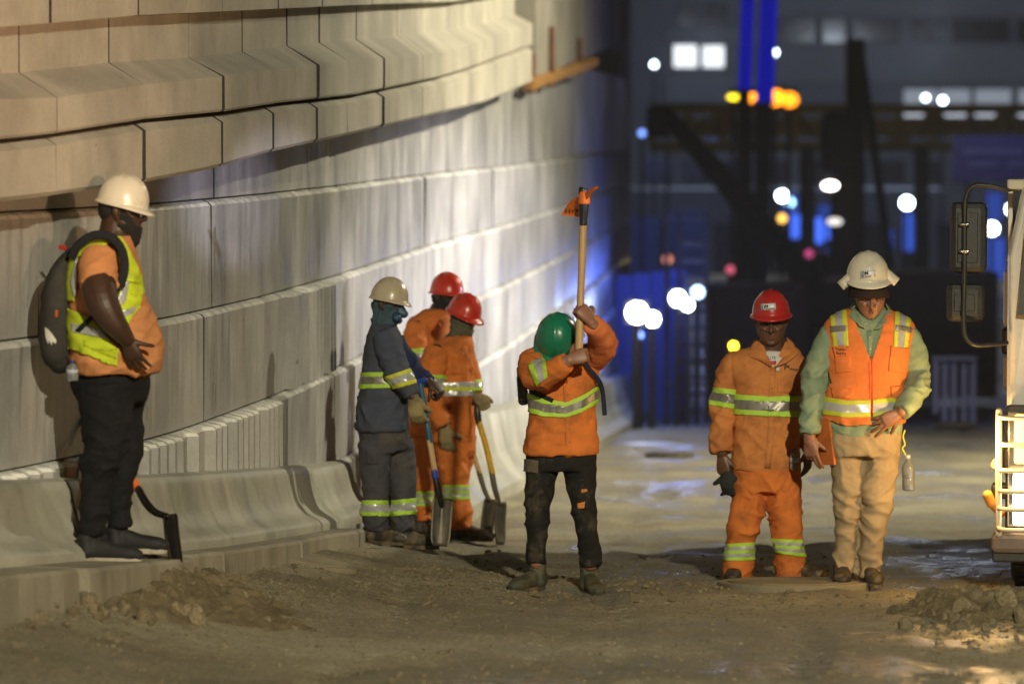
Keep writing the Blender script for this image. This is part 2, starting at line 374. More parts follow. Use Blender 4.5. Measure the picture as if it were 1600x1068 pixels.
# ---- wall: courses of precast panels stepping out downwards, parapet blocks above
def sweep(name, s0, s1, prof, m, parent, step=.45, mats=None, wob=.006, seed=0, mod=None):
    n = max(2, int((s1-s0)/step)+1) if mod is None else mod[0]
    ss = np.linspace(s0, s1, n); V = []; K = None
    o = (seed*7919 % 101)/101.0
    for q in ss:
        pr = prof(q); K = len(pr)
        for k, (off, z) in enumerate(pr):
            d = wob*(math.sin(q*2.1+o*6)+.6*math.sin(q*5.3+o*9+z*3)) if off > -.2 else 0
            if mod is not None and k in mod[2]: d += mod[1](q)
            x, y = plan(q, off+d); V.append((x, y, z))
    Fc = []; mi = []
    for i in range(n-1):
        for k in range(K):
            a = i*K+k; b = i*K+(k+1) % K; Fc.append((a, b, b+K, a+K)); mi.append(mats[k] if mats else 0)
    je = len(m)-1 if isinstance(m, list) and m[-1] is M_joint else 0
    Fc.append(tuple(range(K))[::-1]); Fc.append(tuple((n-1)*K+k for k in range(K))); mi += [je, je]
    me = mesh_np(name, V, Fc, False); o_ = link(name, me, m, parent)
    bm = bmesh.new(); bm.from_mesh(me); bmesh.ops.recalc_face_normals(bm, faces=bm.faces); bm.to_mesh(me); bm.free()
    if mats or je: me.polygons.foreach_set('material_index', mi)
    return o_
wall = empty('retaining_wall', (0, 0, 0), 'tall curved grey concrete panel retaining wall with stepped wet ledges left of the road', 'wall')
ROWS = [(.9, -.40), (-.40, -1.01), (-1.01, -1.62), (-1.62, -2.23), (-2.23, -2.84), (-2.84, -3.45), (-3.45, -4.06), (-4.06, -4.9)]
JO = [[-420, -230, -60, 118, 335, 545, 700, 830, 920, 985], [-480, -300, -120, 60, 330, 447, 540, 663, 770, 860, 930, 985],
      [-420, -240, -70, 145, 318, 440, 535, 662, 780, 880, 950, 985], [-380, -180, 0, 130, 310, 434, 522, 640, 760, 850, 920, 985],
      [-300, 100, 330, 450, 512, 600, 700, 800, 880, 945, 985], [300, 430, 540, 640, 740, 830, 905, 960, 985],
      [400, 560, 690, 800, 880, 940, 985], [500, 700, 860, 940, 985]]
RIB = {(3, 130): .9, (3, 310): 1.0, (2, 440): .75, (3, 0): 1.0}
sd = 0
for r, (zt, zb) in enumerate(ROWS):
    off = .045*r - .01
    for a, b in zip(JO[r][:-1], JO[r][1:]):
        sd += 1; s0 = s_at_px(a, off)+.003; s1 = s_at_px(b, off)-.003
        jo = random.uniform(-.005, .006); zt_, zb_ = CZ+zt, CZ+zb+.004
        ch = .012
        def prof(q, o=off+jo): return [(o-.22, zb_), (o, zb_), (o, zt_-.036), (o-.016, zt_-.018), (o-.045, zt_-.006), (o-.22, zt_)]
        nq = lambda q: .007*math.sin(q*23+sd)*math.sin(q*9.1) + .005*math.sin(q*61+sd*2) + .004*math.sin(q*113)
        mod = (max(3, int((s1-s0)/.07)), nq, (2, 3)); rib = RIB.get((r, a))
        if rib:
            L_ = (s1-s0); 
            def rf(q, s0=s0, s1=s1, rib=rib, r=r, a=a):
                u = (q-s0)/(s1-s0)
                ph = ((q-s0)/.17) % 1.0
                return (.055 if ph < .5 else 0)*(1 if (.04 < u < rib) and (int((q-s0)/.17) % 6 != 4) else 0)
            mod = (int(L_/.0425)+2, rf, (1, 2, 3))
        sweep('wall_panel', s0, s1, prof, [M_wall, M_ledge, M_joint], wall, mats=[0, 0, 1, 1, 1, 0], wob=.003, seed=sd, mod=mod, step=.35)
# core behind the panels so that no light leaks through the joints
sweep('wall_core', s_at_px(-480, 0), s_at_px(984, 0), lambda q: [(-.9, CZ-5.5), (-.15, CZ-5.5), (-.15, CZ+1.3), (-.9, CZ+1.3)], M_foot, wall, step=1.0, wob=0)

def pl(pts):
    a = np.array(pts, float); return lambda px: float(np.interp(px, a[:, 0], a[:, 1]))
Lbot = pl([(-600, 370), (-300, 338), (0, 316), (130, 300), (230, 285), (335, 265), (430, 237), (560, 208), (690, 176), (760, 160), (830, 130), (930, 84), (1000, 50)])
Lgro = pl([(-600, 265), (-300, 240), (0, 222), (90, 212), (228, 190), (350, 178), (430, 165), (560, 150), (690, 122), (750, 103), (830, 73), (930, 30), (1000, 0)])
Lcor = pl([(-600, 185), (-300, 165), (0, 153), (90, 151), (228, 131), (350, 118), (430, 108), (545, 95), (690, 82), (750, 65), (830, 37), (930, -2), (1000, -30)])
Linn = pl([(-600, 140), (-300, 125), (0, 115), (40, 113), (180, 97), (300, 90), (390, 80), (460, 70), (600, 58), (720, 44), (800, 24), (930, -22), (1000, -50)])
Lban = pl([(-600, 80), (-300, 62), (0, 43), (190, 26), (320, 20), (520, 10), (690, 4), (800, -14), (930, -70), (1000, -95)])
def zpx(s, off, L):
    x, y = plan(s, off); px = x/y*F+800; return W(px, L(px), y).z
PF, PI = .34, .15
para = empty('parapet_wall', (0, 0, 0), 'pale precast parapet of chamfered concrete blocks overhanging the top of the wall', 'parapet')
JB = [-560, -360, -190, -50, 90, 228, 350, 430, 497, 545, 600, 660, 735, 832]
JT = [-620, -420, -250, -110, 52, 190, 322, 410, 480, 560, 640, 720, 800, 860]
for i, (a, b) in enumerate(zip(JB[:-1], JB[1:])):
    j = random.uniform(-.012, .012); s0 = s_at_px(a, PF)+.016; s1 = s_at_px(b, PF)-.016
    sweep('parapet_block', s0, s1, lambda q: [(-.2, zpx(q, PF, Lbot)+.01), (PF+j-.02, zpx(q, PF, Lbot)), (PF+j, zpx(q, PF, Lbot)+.02), (PF+j, zpx(q, PF, Lgro)-.045), (PF+j-.05, zpx(q, PF, Lgro)-.012), (-.2, zpx(q, PF, Lgro)-.012)],
          [M_para, M_joint], para, wob=.003, seed=i)
    j2 = random.uniform(-.010, .010)
    sweep('coping_block', s0, s1, lambda q: [(-.2, zpx(q, PF, Lgro)+.012), (PF+j2-.01, zpx(q, PF, Lgro)+.012), (PF+j2, zpx(q, PF, Lgro)+.025), (PF+j2, zpx(q, PF, Lcor)-.006), (PF+j2-.008, zpx(q, PF, Lcor)), (PI, zpx(q, PI, Linn)), (PI, zpx(q, PI, Lban)), (-.2, zpx(q, PI, Lban))],
          [M_para, M_joint], para, wob=.003, seed=i+50)
for i, (a, b) in enumerate(zip(JT[:-1], JT[1:])):
    s0 = s_at_px(a, PI)+.01; s1 = s_at_px(b, PI)-.01; j = random.uniform(-.008, .008)
    sweep('top_block', s0, s1, lambda q: [(-.1, zpx(q, PI, Lban)+.006), (PI+.10+j, zpx(q, PI, Lban)+.006), (PI+.10+j, zpx(q, PI, Lban)+1.4), (-.1, zpx(q, PI, Lban)+1.4)], [M_para, M_joint], para, wob=.003, seed=i+90)
# ramp parapet beyond the last overhanging block
for i, (a, b) in enumerate(((836, 872), (874, 905), (907, 935), (937, 962), (964, 984))):
    sweep('parapet_panel', s_at_px(a, .1), s_at_px(b, .1)-.01, lambda q: [(-.2, zpx(q, .1, Lbot)+.02), (.10, zpx(q, .1, Lbot)), (.10, zpx(q, .1, Lban)+1.3), (-.2, zpx(q, .1, Lban)+1.3)], M_para, para, seed=i+120)
# torn black membrane stuck in a joint
bm = bmesh.new(); p = [W(546, 162, 29.5), W(574, 170, 29.35), W(568, 178, 29.35), W(546, 196, 29.5), W(556, 174, 29.25)]
vs = [bm.verts.new(q) for q in p]; [bm.faces.new([vs[i], vs[j], vs[4]]) for i, j in ((0, 1), (1, 2), (2, 3), (3, 0))]
bmesh.ops.solidify(bm, geom=bm.faces[:], thickness=.008)
M_black = mat('black_rubber', (.018, .018, .02), .55, var=.3, bump=.2)
tag(bm_obj('membrane_scrap', bm, M_black), 'small torn black membrane flap sticking out of a parapet joint', 'membrane flap')
# rusty scaffold brackets and timber on the far parapet
M_tim = mat('orange_timber', (.42, .22, .06), .8, var=.4, vscale=8, bump=.4, bscale=30)
M_rust = mat('rusty_steel', (.16, .07, .03), .8, var=.4, bump=.4)
sc = empty('formwork_scaffold', W(860, 125, 50), 'small orange timber formwork platform with rusty posts on the far parapet', 'formwork')
def sbar(nm, a, b, wd, m):
    A = Vector(a)-sc.location; B = Vector(b)-sc.location
    v, f = tube([A, B], [wd, wd], [wd, wd], n=4, cap='flat', sub=2); return link(nm, mesh_np(nm, v, f, False), m, sc)
for px, t, b_, Y in ((832, 85, 145, 48), (862, 42, 135, 51), (905, 60, 118, 56)): sbar('post', W(px, t, Y), W(px, b_, Y), .035, M_rust)
for k in range(7):
    f_ = k/6; Y = 47.5+9*f_; px = 828+80*f_; py = 133-28*f_
    sbar('plank', W(px, py, Y), W(px+22, py-9, Y+1.4), .05 if k % 2 else .07, M_tim)
sbar('rail', W(818, 140, 47), W(912, 92, 57), .03, M_rust)

# ---- base barrier (curved foot) in segments, on a footing
def toe_z(y): return CZ-(1.5+.046*y)+.37-.022*np.clip(y-21, -5, 6)
def barrier(s0, s1, base, ht, ttl, i):
    b = empty('concrete_barrier', (0, 0, 0), ttl, 'barrier', 'concrete barriers along the wall foot')
    def prof(q):
        _, y = plan(q, base); z = float(toe_z(y)); 
        pts = [(-.02, z-.02), (.37, z-.02), (.37, z+.03), (.35, z+.055), (.285, z+.10), (.24, z+.17), (.215, z+.26), (.20, z+ht-.05), (.18, z+ht-.015), (.14, z+ht), (-.02, z+ht)]
        q_ = catmull([(o, zz, 0) for o, zz in pts[2:-2]], 3)
        pts = pts[:2] + [(a[0], a[1]) for a in q_] + pts[-2:]
        return [(base+o, zz) for o, zz in pts]
    o = sweep('barrier_body', s0, s1, prof, M_barr, b, step=1.7, wob=.0, seed=i); o.data.polygons.foreach_set('use_smooth', [True]*len(o.data.polygons)); o.data.set_sharp_from_angle(angle=.6)
    return b
B0 = .045
bars = [(-420, -110, .38, 'nearest barrier segment, mostly beyond the left edge of the photo'), (-108, 106, .38, 'dark shaded barrier segment at the left edge behind the heavy man'),
        (110, 486, .38, 'long pale barrier segment right of the shovel blade by the heavy man'), (492, 548, .36, 'short barrier segment with curved end beside the worker in blue')]
for i, (a, b, h, t) in enumerate(bars): barrier(s_at_px(a, B0+.2), s_at_px(b, B0+.2), B0, h, t, i)
def barrier2(Y0, Y1, t, i):
    b = empty('concrete_barrier', (0, 0, 0), t, 'barrier', 'concrete barriers along the wall foot')
    def prof(q):
        x, y = plan(q, .3); z = CZ-(1.5+.046*y); bs = .25
        return [(bs, z-.1), (bs+.48, z-.1), (bs+.47, z+.10), (bs+.36, z+.2), (bs+.27, z+.35), (bs+.22, z+.62), (bs+.2, z+.7), (bs, z+.72)]
    sweep('barrier_body', s_at_y(Y0), s_at_y(Y1), prof, M_barr, b, step=.5, wob=.003, seed=i)
barrier2(31, 37, 'far barrier segment seen behind the shovels of the orange workers', 7); barrier2(37.03, 43, 'second far barrier segment behind the yellow handled shovel', 8)
barrier2(43.03, 49, 'third far barrier segment just left of the man with raised pick', 9); barrier2(49.03, 70, 'farthest blurred barrier run at the foot of the wall end', 10)
ft = empty('footing', (0, 0, 0), 'rough concrete footing slab under the barrier by the rubble', 'footing')
for i, (a, b) in enumerate(((-420, 60), (64, 330), (333, 452), (455, 558))):
    def prof(q):
        _, y = plan(q, B0+.4); z = float(toe_z(y)); o = B0+.54+.012*math.sin(q*3)+.008*math.sin(q*17)+ (.16 if q < s_at_px(240, .5) else 0)
        return [(0, z-.75), (o+.01, z-.75), (o, z-.03), (o-.015, z-.012), (0, z-.012)]
    sweep('footing_slab', s_at_px(a, B0+.5)+.01, s_at_px(b, B0+.5), prof, M_foot, ft, step=.12, wob=.012, seed=i+5)

# ---- manhole covers
M_iron = mat('cast_iron', (.055, .05, .042), .6, .6, var=.3, vscale=20, bump=.5, bscale=80, dirt=(.2, .165, .09), dirt_scale=9, dirt_lo=.42, dirt_hi=.6)
M_conc2 = concrete('cover_concrete', (.25, .215, .14), .2, .85, (.16, .13, .08))
def manhole(px, py, wpx, m, label, rise=.035):
    Y = ground_hit(px, py); p = W(px, py, Y); p.z = float(ground_z([p.x], [p.y])[0]); R = wpx/F*Y/2
    e = empty('manhole_cover', p, label, 'manhole cover', 'manhole covers in the road'); e.rotation_euler = Vector((-float(gz(p.x+.3, p.y)-gz(p.x-.3, p.y))/.6, -float(gz(p.x, p.y+.3)-gz(p.x, p.y-.3))/.6, 1)).to_track_quat('Z', 'Y').to_euler(); p.z = float(gz(p.x, p.y))+.008; e.location = p
    v, f = tube([(0, 0, -.08), (0, 0, rise-.006), (0, 0, rise)], [R*1.0, R, R*.985], [R, R, R*.985], n=56, cap='flat', sub=1, ref=(0, 1, 0)); link('cover_disc', mesh_np('cover_disc', v, f, False), m, e)
    v1, f1 = tube([(0, 0, rise-.01), (0, 0, rise+.006)], [R*.86]*2, [R*.86]*2, n=48, cap='flat', sub=1); link('cover_plate', mesh_np('cover_plate', v1, f1, False), m, e)
    if m is not M_iron: return e
    bm = bmesh.new()
    for a in range(9):
        for c in range(9):
            x = (a-4)*R*.17; y = (c-4)*R*.17
            if x*x+y*y < (R*.75)**2: add_box(bm, x-.02, x+.02, y-.02, y+.02, rise, rise+.012)
    bm_obj('stud', bm, m, e)['kind'] = 'stuff'
    return e
manhole(465, 872, 196, M_conc2, 'dusty round manhole cover beside the wall footing at left', .0)
manhole(1240, 918, 240, M_conc2, 'raised round manhole cover where the two walking men stand', .03)
manhole(1046, 713, 76, M_iron, 'far dark manhole cover in the middle of the road')

# ---- rubble
def rock_mesh(seed, sub=2):
    bm = bmesh.new(); bmesh.ops.create_icosphere(bm, subdivisions=sub, radius=1)
    r = np.random.RandomState(seed); sc_ = np.array([1, r.uniform(.65, .95), r.uniform(.5, .8)])
    v = np.array([q.co[:] for q in bm.verts]); 
    for k in range(7):
        n = r.normal(size=3); n /= np.linalg.norm(n); d = r.uniform(.45, .85); h = v@n; v = v - np.outer(np.maximum(h-d, 0), n)
    v = v*(1+.12*pn(v*1.7+seed)[:, None])*sc_
    for q, c in zip(bm.verts, v): q.co = c
    me = bpy.data.meshes.new('stone'); bm.to_mesh(me); bm.free(); me.materials.append(M_stone); return me
RM = [rock_mesh(k) for k in range(10)]; RS = [rock_mesh(50+k, 1) for k in range(6)]
def put_stone(parent, px, py, size, flat=1.0, lift=.25):
    Y = ground_hit(px, py); p = W(px, py, Y); p.z = float(ground_z([p.x], [p.y])[0])+size*lift
    o = bpy.data.objects.new('stone', random.choice(RM)); COL.objects.link(o); o.parent = parent
    o.location = p-parent.location; o.scale = (size*random.uniform(.8, 1.2), size*random.uniform(.8, 1.2), size*flat); o.rotation_euler = [random.uniform(0, 6.3) if flat == 1 else random.uniform(-.3, .3) for _ in range(3)]
    return o
def pile(label, pts, n, smin, smax):
    c = MC[pts[0]]; c = Vector((c.x, c.y, float(gz(c.x, c.y)))); e = empty('rubble_pile', c, label, 'rubble', 'rubble piles'); return e
rp = pile('heap of broken concrete rubble and soil at the feet of the heavy man', [(235, 930)], 0, 0, 0)
for k in range(230):
    px = random.gauss(200, 110); py = 935 + random.gauss(8, 20)
    if 0 < px < 420 and 880 < py < 1000: put_stone(rp, px, py, min(.085, abs(random.gauss(.022, .018))+.012))
for px, py, s in ((340, 932, .075), (322, 944, .05), (195, 965, .035), (178, 972, .03), (90, 955, .07), (120, 940, .06), (260, 915, .05), (245, 905, .05), (60, 985, .05), (275, 935, .06), (230, 950, .045), (150, 962, .05), (300, 950, .04)): put_stone(rp, px, py, s)
def soil_heap(root, cx, cy, rx, ry, amp, seed):
    n = 90; gx, gy = np.meshgrid(np.linspace(-1, 1, n), np.linspace(-1, 1, n)); x = gx.ravel(); y = gy.ravel(); r = np.hypot(x, y) + .22*pn(np.column_stack([x*2.2, y*2.2, x*0+seed]))
    X = cx+x*rx; Y = cy+y*ry; q = np.column_stack([X, Y, X*0+seed])
    clod = np.maximum(0, pn(q*9))*.055 + np.maximum(0, pn(q*21+5))*.03 + np.abs(pn(q*45))*.012
    z = ground_z(X, Y) + amp*np.maximum(0, 1-r)**.8 + clod*np.clip((1-r)*3, 0, 1) - .05*np.clip((r-.82)*5, 0, 1)
    i = np.arange(n*(n-1)).reshape(n-1, n)[:, :-1].ravel(); f = np.column_stack([i, i+1, i+n+1, i+n])
    keep = r[f].min(1) < 1.0
    V = np.column_stack([X, Y, z]) - np.array(root.location)
    o = link('soil_heap', mesh_np('soil_heap', V, f[keep], False), M_soil, root); return o
_h = MC[(235, 930)]; soil_heap(rp, _h.x-.12, _h.y, .95, 1.1, .035, 3)
sl = put_stone(rp, 28, 968, .17, .32, .5); sl.name = 'concrete_slab'; sl.rotation_euler = (.1, .55, .3); sl.scale = (.24, .2, .07)
rp2 = pile('heap of broken concrete rubble in front of the truck wheel', [(1500, 962)], 0, 0, 0)
for k in range(110):
    px = random.gauss(1550, 60); py = 962 + random.gauss(0, 15)
    if 1400 < px < 1680 and 915 < py < 1000: put_stone(rp2, px, py, min(.08, abs(random.gauss(.022, .018))+.010))
for px, py, s in ((1500, 948, .06), (1475, 958, .045), (1530, 952, .06), (1572, 968, .10), (1597, 978, .08), (1455, 965, .035), (1520, 972, .05)): put_stone(rp2, px, py, s)
_h = MC[(1500, 962)]; soil_heap(rp2, _h.x+.18, _h.y, .62, .9, .02, 8)
MC[(900, 930)] = W(900, 930, ground_hit(900, 930))
rp3 = pile('loose clods of dirt strewn across the road before the men with mattock and red helmet', [(900, 930)], 0, 0, 0)
for k in range(130):
    px = random.gauss(930, 230); py = 918+abs(random.gauss(0, 16))
    if 560 < px < 1420 and py < 985: put_stone(rp3, px, py, min(.035, abs(random.gauss(.0, .011))+.008), .8)
for px, py, s in ((788, 945, .035), (640, 900, .03), (700, 908, .03), (985, 922, .04), (1010, 928, .03), (1120, 925, .03), (760, 925, .025)): put_stone(rp3, px, py, s, .8)
def gravel():
    V, Fc, o = [], [], 0
    sv = [(np.array([q.co[:] for q in m.vertices]), [tuple(p.vertices) for p in m.polygons]) for m in RS]
    N = 10500
    for k in range(N):
        u = random.random()
        if u < .30: px, py = random.gauss(230, 150), 925+random.gauss(10, 24)
        elif u < .42: px, py = random.gauss(1540, 70), 960+random.gauss(0, 20)
        elif u < .68: px, py = random.gauss(820, 300), 912+random.gauss(0, 16)
        else: px, py = random.uniform(-60, 1660), random.uniform(860, 1090)
        if py < 860 or px < -100 or px > 1700: continue
        if px < 560 and py < 885: continue
        Y = ground_hit(px, py); p = W(px, py, Y); s = min(.034, abs(random.gauss(0, .0075))+.003)
        p.z = float(ground_z([p.x], [p.y])[0])+s*.2
        v, f = random.choice(sv); a = random.uniform(0, 6.3); c, n_ = math.cos(a), math.sin(a)
        R = np.array([[c, -n_, 0], [n_, c, 0], [0, 0, 1]]); V.append(v@R.T*s+np.array(p)); Fc += [tuple(i+o for i in q) for q in f]; o += len(v)
    tag(link('gravel', mesh_np('gravel', np.vstack(V), Fc, False), M_grit), 'loose grit and small stones scattered over the road', None, kind='stuff')
gravel()
# ================================================================== PEOPLE
def V3(*a): return np.array(a, float)
def unit(v): v = np.asarray(v, float); return v/(np.linalg.norm(v)+1e-9)
M_skin_dark = mat('skin_dark', (.055, .026, .015), .48, var=.18, vscale=30, bump=.25, bscale=220, bdist=.002, sub=.05, rvar=.08)
M_skin_brown = mat('skin_brown', (.12, .055, .032), .46, var=.18, vscale=30, bump=.25, bscale=220, bdist=.002, sub=.05, rvar=.08)
M_skin_tan = mat('skin_tan', (.27, .125, .075), .46, var=.18, vscale=30, bump=.25, bscale=220, bdist=.002, sub=.08, rvar=.08)
M_hair = mat('black_hair', (.008, .007, .006), .75, var=.5, vscale=60, bump=1, bscale=260, bdist=.006)
M_lip = mat('lip', (.16, .06, .045), .4, var=.15, bump=.1)
M_eye = mat('eye', (.05, .035, .03), .15, var=.1, bump=0)
def cloth(name, col, dirt=None, lo=.5, hi=.74, ds=5.0, **k): return mat(name, col, .86, var=.22, vscale=6, bump=.35, bscale=60, bdist=.004, dirt=dirt, dirt_scale=ds, dirt_lo=lo, dirt_hi=hi, spec=.25, rvar=.06, crease=.75, **k)
M_or = cloth('orange_workwear', (.62, .175, .035), (.26, .085, .025))
M_or2 = cloth('orange_workwear_faded', (.56, .21, .06), (.30, .10, .03), .5, .72)
M_tee = cloth('orange_cotton', (.58, .245, .095))
M_vest = cloth('orange_mesh_vest', (.74, .20, .05))
M_yel = cloth('yellow_green_vest', (.52, .62, .03), (.30, .34, .04), .6, .8)
M_blue = cloth('slate_blue_workwear', (.060, .070, .105), (.09, .085, .075), .5, .7)
M_navy = cloth('navy_workwear', (.022, .030, .085))
M_trs = cloth('grey_work_trousers', (.062, .060, .070), (.10, .088, .065), .5, .7)
M_black_den = cloth('black_denim', (.010, .010, .012), (.022, .020, .018), .55, .8)
M_black_dirty = cloth('worn_black_denim', (.014, .013, .012), (.07, .058, .04), .52, .66, 6.0)
M_khaki = cloth('khaki_twill', (.36, .27, .16), (.22, .165, .10), .55, .75)
M_green = cloth('sage_shirt', (.24, .31, .20), (.17, .22, .14), .55, .75)
M_white_tee = cloth('white_cotton', (.62, .60, .55))
M_lime = mat('lime_tape', (.42, .66, .06), .6, var=.1, bump=.1)
M_limy = mat('yellow_tape', (.58, .60, .04), .6, var=.1, bump=.1)
M_silv = mat('silver_tape', (.56, .56, .56), .32, .35, var=.16, vscale=30, bump=.3, bscale=120, bdist=.002)
M_silvd = mat('worn_silver_tape', (.26, .24, .215), .38, .4, var=.4, vscale=26, stretch=(1, 1, .2), bump=.3, bscale=120, bdist=.002)
M_strap = cloth('black_webbing', (.014, .015, .018))
M_strapn = cloth('navy_webbing', (.016, .022, .042))
M_glove = cloth('tan_work_glove', (.30, .235, .11), (.15, .11, .06), .45, .65)
M_dglove = cloth('dark_glove', (.025, .03, .028))
M_boot = mat('scuffed_boot', (.035, .026, .018), .62, var=.4, vscale=18, bump=.5, bscale=120, dirt=(.15, .115, .06), dirt_scale=9, dirt_lo=.48, dirt_hi=.66)
M_bootn = mat('green_boot', (.045, .05, .03), .65, var=.4, vscale=18, bump=.5, bscale=120, dirt=(.13, .10, .055), dirt_scale=9, dirt_lo=.46, dirt_hi=.66)
M_sneak = mat('black_knit_shoe', (.012, .012, .013), .7, var=.3, bump=.4, bscale=200)
M_sole = mat('dark_sole', (.022, .02, .017), .8, dirt=(.16, .12, .06), dirt_scale=12, dirt_lo=.4, dirt_hi=.6)
M_solew = mat('pale_sole', (.42, .37, .29), .7, dirt=(.2, .16, .09), dirt_scale=14)
M_lace = cloth('lace', (.05, .045, .035))
M_text = mat('black_print', (.012, .012, .014), .6, var=.1, bump=0)
M_textr = mat('red_print', (.40, .03, .03), .6, var=.1, bump=0)
M_stick = mat('sticker', (.60, .60, .62), .35, var=.06, bump=0)
M_btn = mat('button', (.35, .16, .06), .4, bump=0)
def plastic(n, c): return mat(n, c, .30, var=.07, vscale=10, bump=.06, bscale=50, coat=.35, rvar=.08, dirt=tuple(x*.62+.03 for x in c), dirt_scale=11, dirt_lo=.52, dirt_hi=.75)
M_hwhite = plastic('white_helmet', (.66, .61, .50)); M_hbeige = plastic('beige_helmet', (.50, .42, .29)); M_hred = plastic('red_helmet', (.42, .022, .02)); M_hred2 = plastic('scarlet_helmet', (.55, .035, .015)); M_hgreen = plastic('green_helmet', (.006, .16, .085))
M_hband = mat('helmet_band', (.02, .02, .022), .4)

class Fig:
    def __init__(s, label, px, py, d=None, cat='person', group=None, name='person', lift=0.0):
        s.d = d if d else ground_hit(px, py, lift); s.o = W(px, py, s.d); s.k = s.d/F
        s.root = empty(name, s.o, label, cat, group)
    def p(s, px, py, dy=0.0): return np.array(W(px, py, s.d+dy) - s.o)
    def tb(s, spec, ratio=1.0, n=18, ref=(0, 1, 0), power=2.0, cap='round', grow=1.0, add=0.0, sub=4, vert=False):
        P = [s.p(*q[:3]) for q in spec]; ru = [q[3]*s.k*grow+add for q in spec]
        rv = [(q[4] if len(q) > 4 else q[3]*s.k*ratio)*grow+add for q in spec]
        return tube(P, ru, rv, n, ref, power, cap, sub, (0, 0, -1) if vert else None)
    def add(s, name, parts, m, voxel=.011, smooth=2, fold=0.0, hot=(), decim=None, parent=None, seed=0, ff=1.0):
        me = remesh(parts, voxel, smooth, decim)
        if fold: wrinkle(me, fold, hot, seed, ff)
        o = link(name, me, m, parent or s.root)
        return o
def wrinkle(me, amp, hot, seed, ff=1.0):
    v = getv(me); n = getn(me); q = v + seed*3.7
    wv = np.column_stack([pn(q*4), pn(q*4+9), pn(q*4+23)])*.07
    a = q + wv
    A = a@np.array([[.8, 0, -.6], [0, 1, 0], [.6, 0, .8]]).T
    r1 = np.clip(1-np.abs(pn(A*np.array([3.6, 3.6, 9.5])*ff))*1.6, 0, 1)**2.2
    B = a@np.array([[.75, 0, .66], [0, 1, 0], [-.66, 0, .75]]).T
    r2 = np.clip(1-np.abs(pn(B*np.array([4.5, 4.5, 13])*ff+40))*1.6, 0, 1)**2.5
    r3 = np.clip(1-np.abs(pn(a*np.array([7, 7, 26])*ff+71))*1.5, 0, 1)**2
    big = pn(a*np.array([3.5, 3.5, 4.5]))
    wgt = np.full(len(v), .42); hw = np.zeros(len(v))
    for (c, rad, g) in hot: e = g*np.exp(-(((v-c)**2).sum(1))/(rad*rad)); wgt += e; hw += e
    d = 1.25*amp*((r1*1.0-.35)*wgt + (r2*.8-.25)*wgt + (r3*.75-.25)*hw*(.35+.5*np.clip(pn(a*3.1+13)+.5, 0, 1)) + big*.5)
    setv(me, v + n*d[:, None])

def shell(bm, thick):
    bm.normal_update(); fs = bm.faces[:]; inn = {v: bm.verts.new(v.co - v.normal*thick) for v in bm.verts[:]}
    be = [e for e in bm.edges if len(e.link_faces) == 1]
    for e in be:
        f = e.link_faces[0]; l = [l for l in f.loops if l.edge == e][0]; a, b = l.vert, l.link_loop_next.vert
        try: q = bm.faces.new((b, a, inn[a], inn[b])); q.material_index = f.material_index
        except ValueError: pass
    for f in fs:
        try: q = bm.faces.new([inn[v] for v in reversed(f.verts)]); q.material_index = f.material_index
        except ValueError: pass
def patch(fig, src, polys, name, mats, off=.006, thick=.004, facing=True, parent=None, mi=None, smooth=True):
    """cut convex outlines (photo pixels) out of a garment and lift them off it as a piece that follows the cloth"""
    out = bmesh.new(); cam_l = CAMP - fig.o
    for pi, poly in enumerate(polys):
        pts = [Vector(fig.p(x, y, 0)) for x, y in poly]; cen = sum(pts, Vector())/len(pts)
        pls = []
        for i in range(len(pts)):
            a, b = pts[i], pts[(i+1) % len(pts)]; nn = (a-cam_l).cross(b-cam_l)
            if nn.length < 1e-9: continue
            nn.normalize()
            if nn.dot(cen-a) > 0: nn = -nn
            pls.append((a, nn))
        bm = bmesh.new(); bm.from_mesh(src.data)
        dl = []
        for f in bm.faces:
            dn = f.normal.dot(f.verts[0].co-cam_l)/(f.verts[0].co-cam_l).length
            bad = (facing is True and dn > .05) or (facing == 'back' and dn < -.05)
            if not bad:
                for (a, nn) in pls:
                    if all(nn.dot(v.co-a) > 0 for v in f.verts): bad = True; break
            if bad: dl.append(f)
        bmesh.ops.delete(bm, geom=dl, context='FACES')
        for (a, nn) in pls:
            if not bm.faces: break
            bmesh.ops.bisect_plane(bm, geom=bm.verts[:]+bm.edges[:]+bm.faces[:], plane_co=a, plane_no=nn, clear_outer=True)
        bm.normal_update()
        nm = {v: v.normal.copy() for v in bm.verts}; mp = {}
        for v in bm.verts: mp[v] = out.verts.new(v.co + nm[v]*off)
        for f in bm.faces:
            try: g = out.faces.new([mp[v] for v in f.verts]); g.material_index = mi[pi] if mi else 0; g.smooth = smooth
            except ValueError: pass
        bm.free()
    if not out.faces: out.free(); print('EMPTY PATCH', name, fig.root['label'][:30]); return None
    bmesh.ops.remove_doubles(out, verts=out.verts[:], dist=.0004)
    shell(out, thick)
    me = bpy.data.meshes.new(name); out.to_mesh(me); out.free()
    return link(name, me, mats, parent or fig.root)
def band(fig, src, segs, name='reflective_band', mats=None, fr=(0, .27, .73, 1), parent=None, off=.005, facing=False):
    """segs: list of (x0,top0,bot0,x1,top1,bot1); three stripes lime / silver / lime"""
    mats = mats or [M_lime, M_silv]; polys, mi = [], []
    for (x0, t0, b0, x1, t1, b1) in segs:
        for k in range(len(fr)-1):
            f0, f1 = fr[k], fr[k+1]
            polys.append([(x0, t0+(b0-t0)*f0), (x1, t1+(b1-t1)*f0), (x1, t1+(b1-t1)*f1), (x0, t0+(b0-t0)*f1)]); mi.append(k % 2)
    return patch(fig, src, polys, name, mats, off, .004, facing, parent or src, mi)
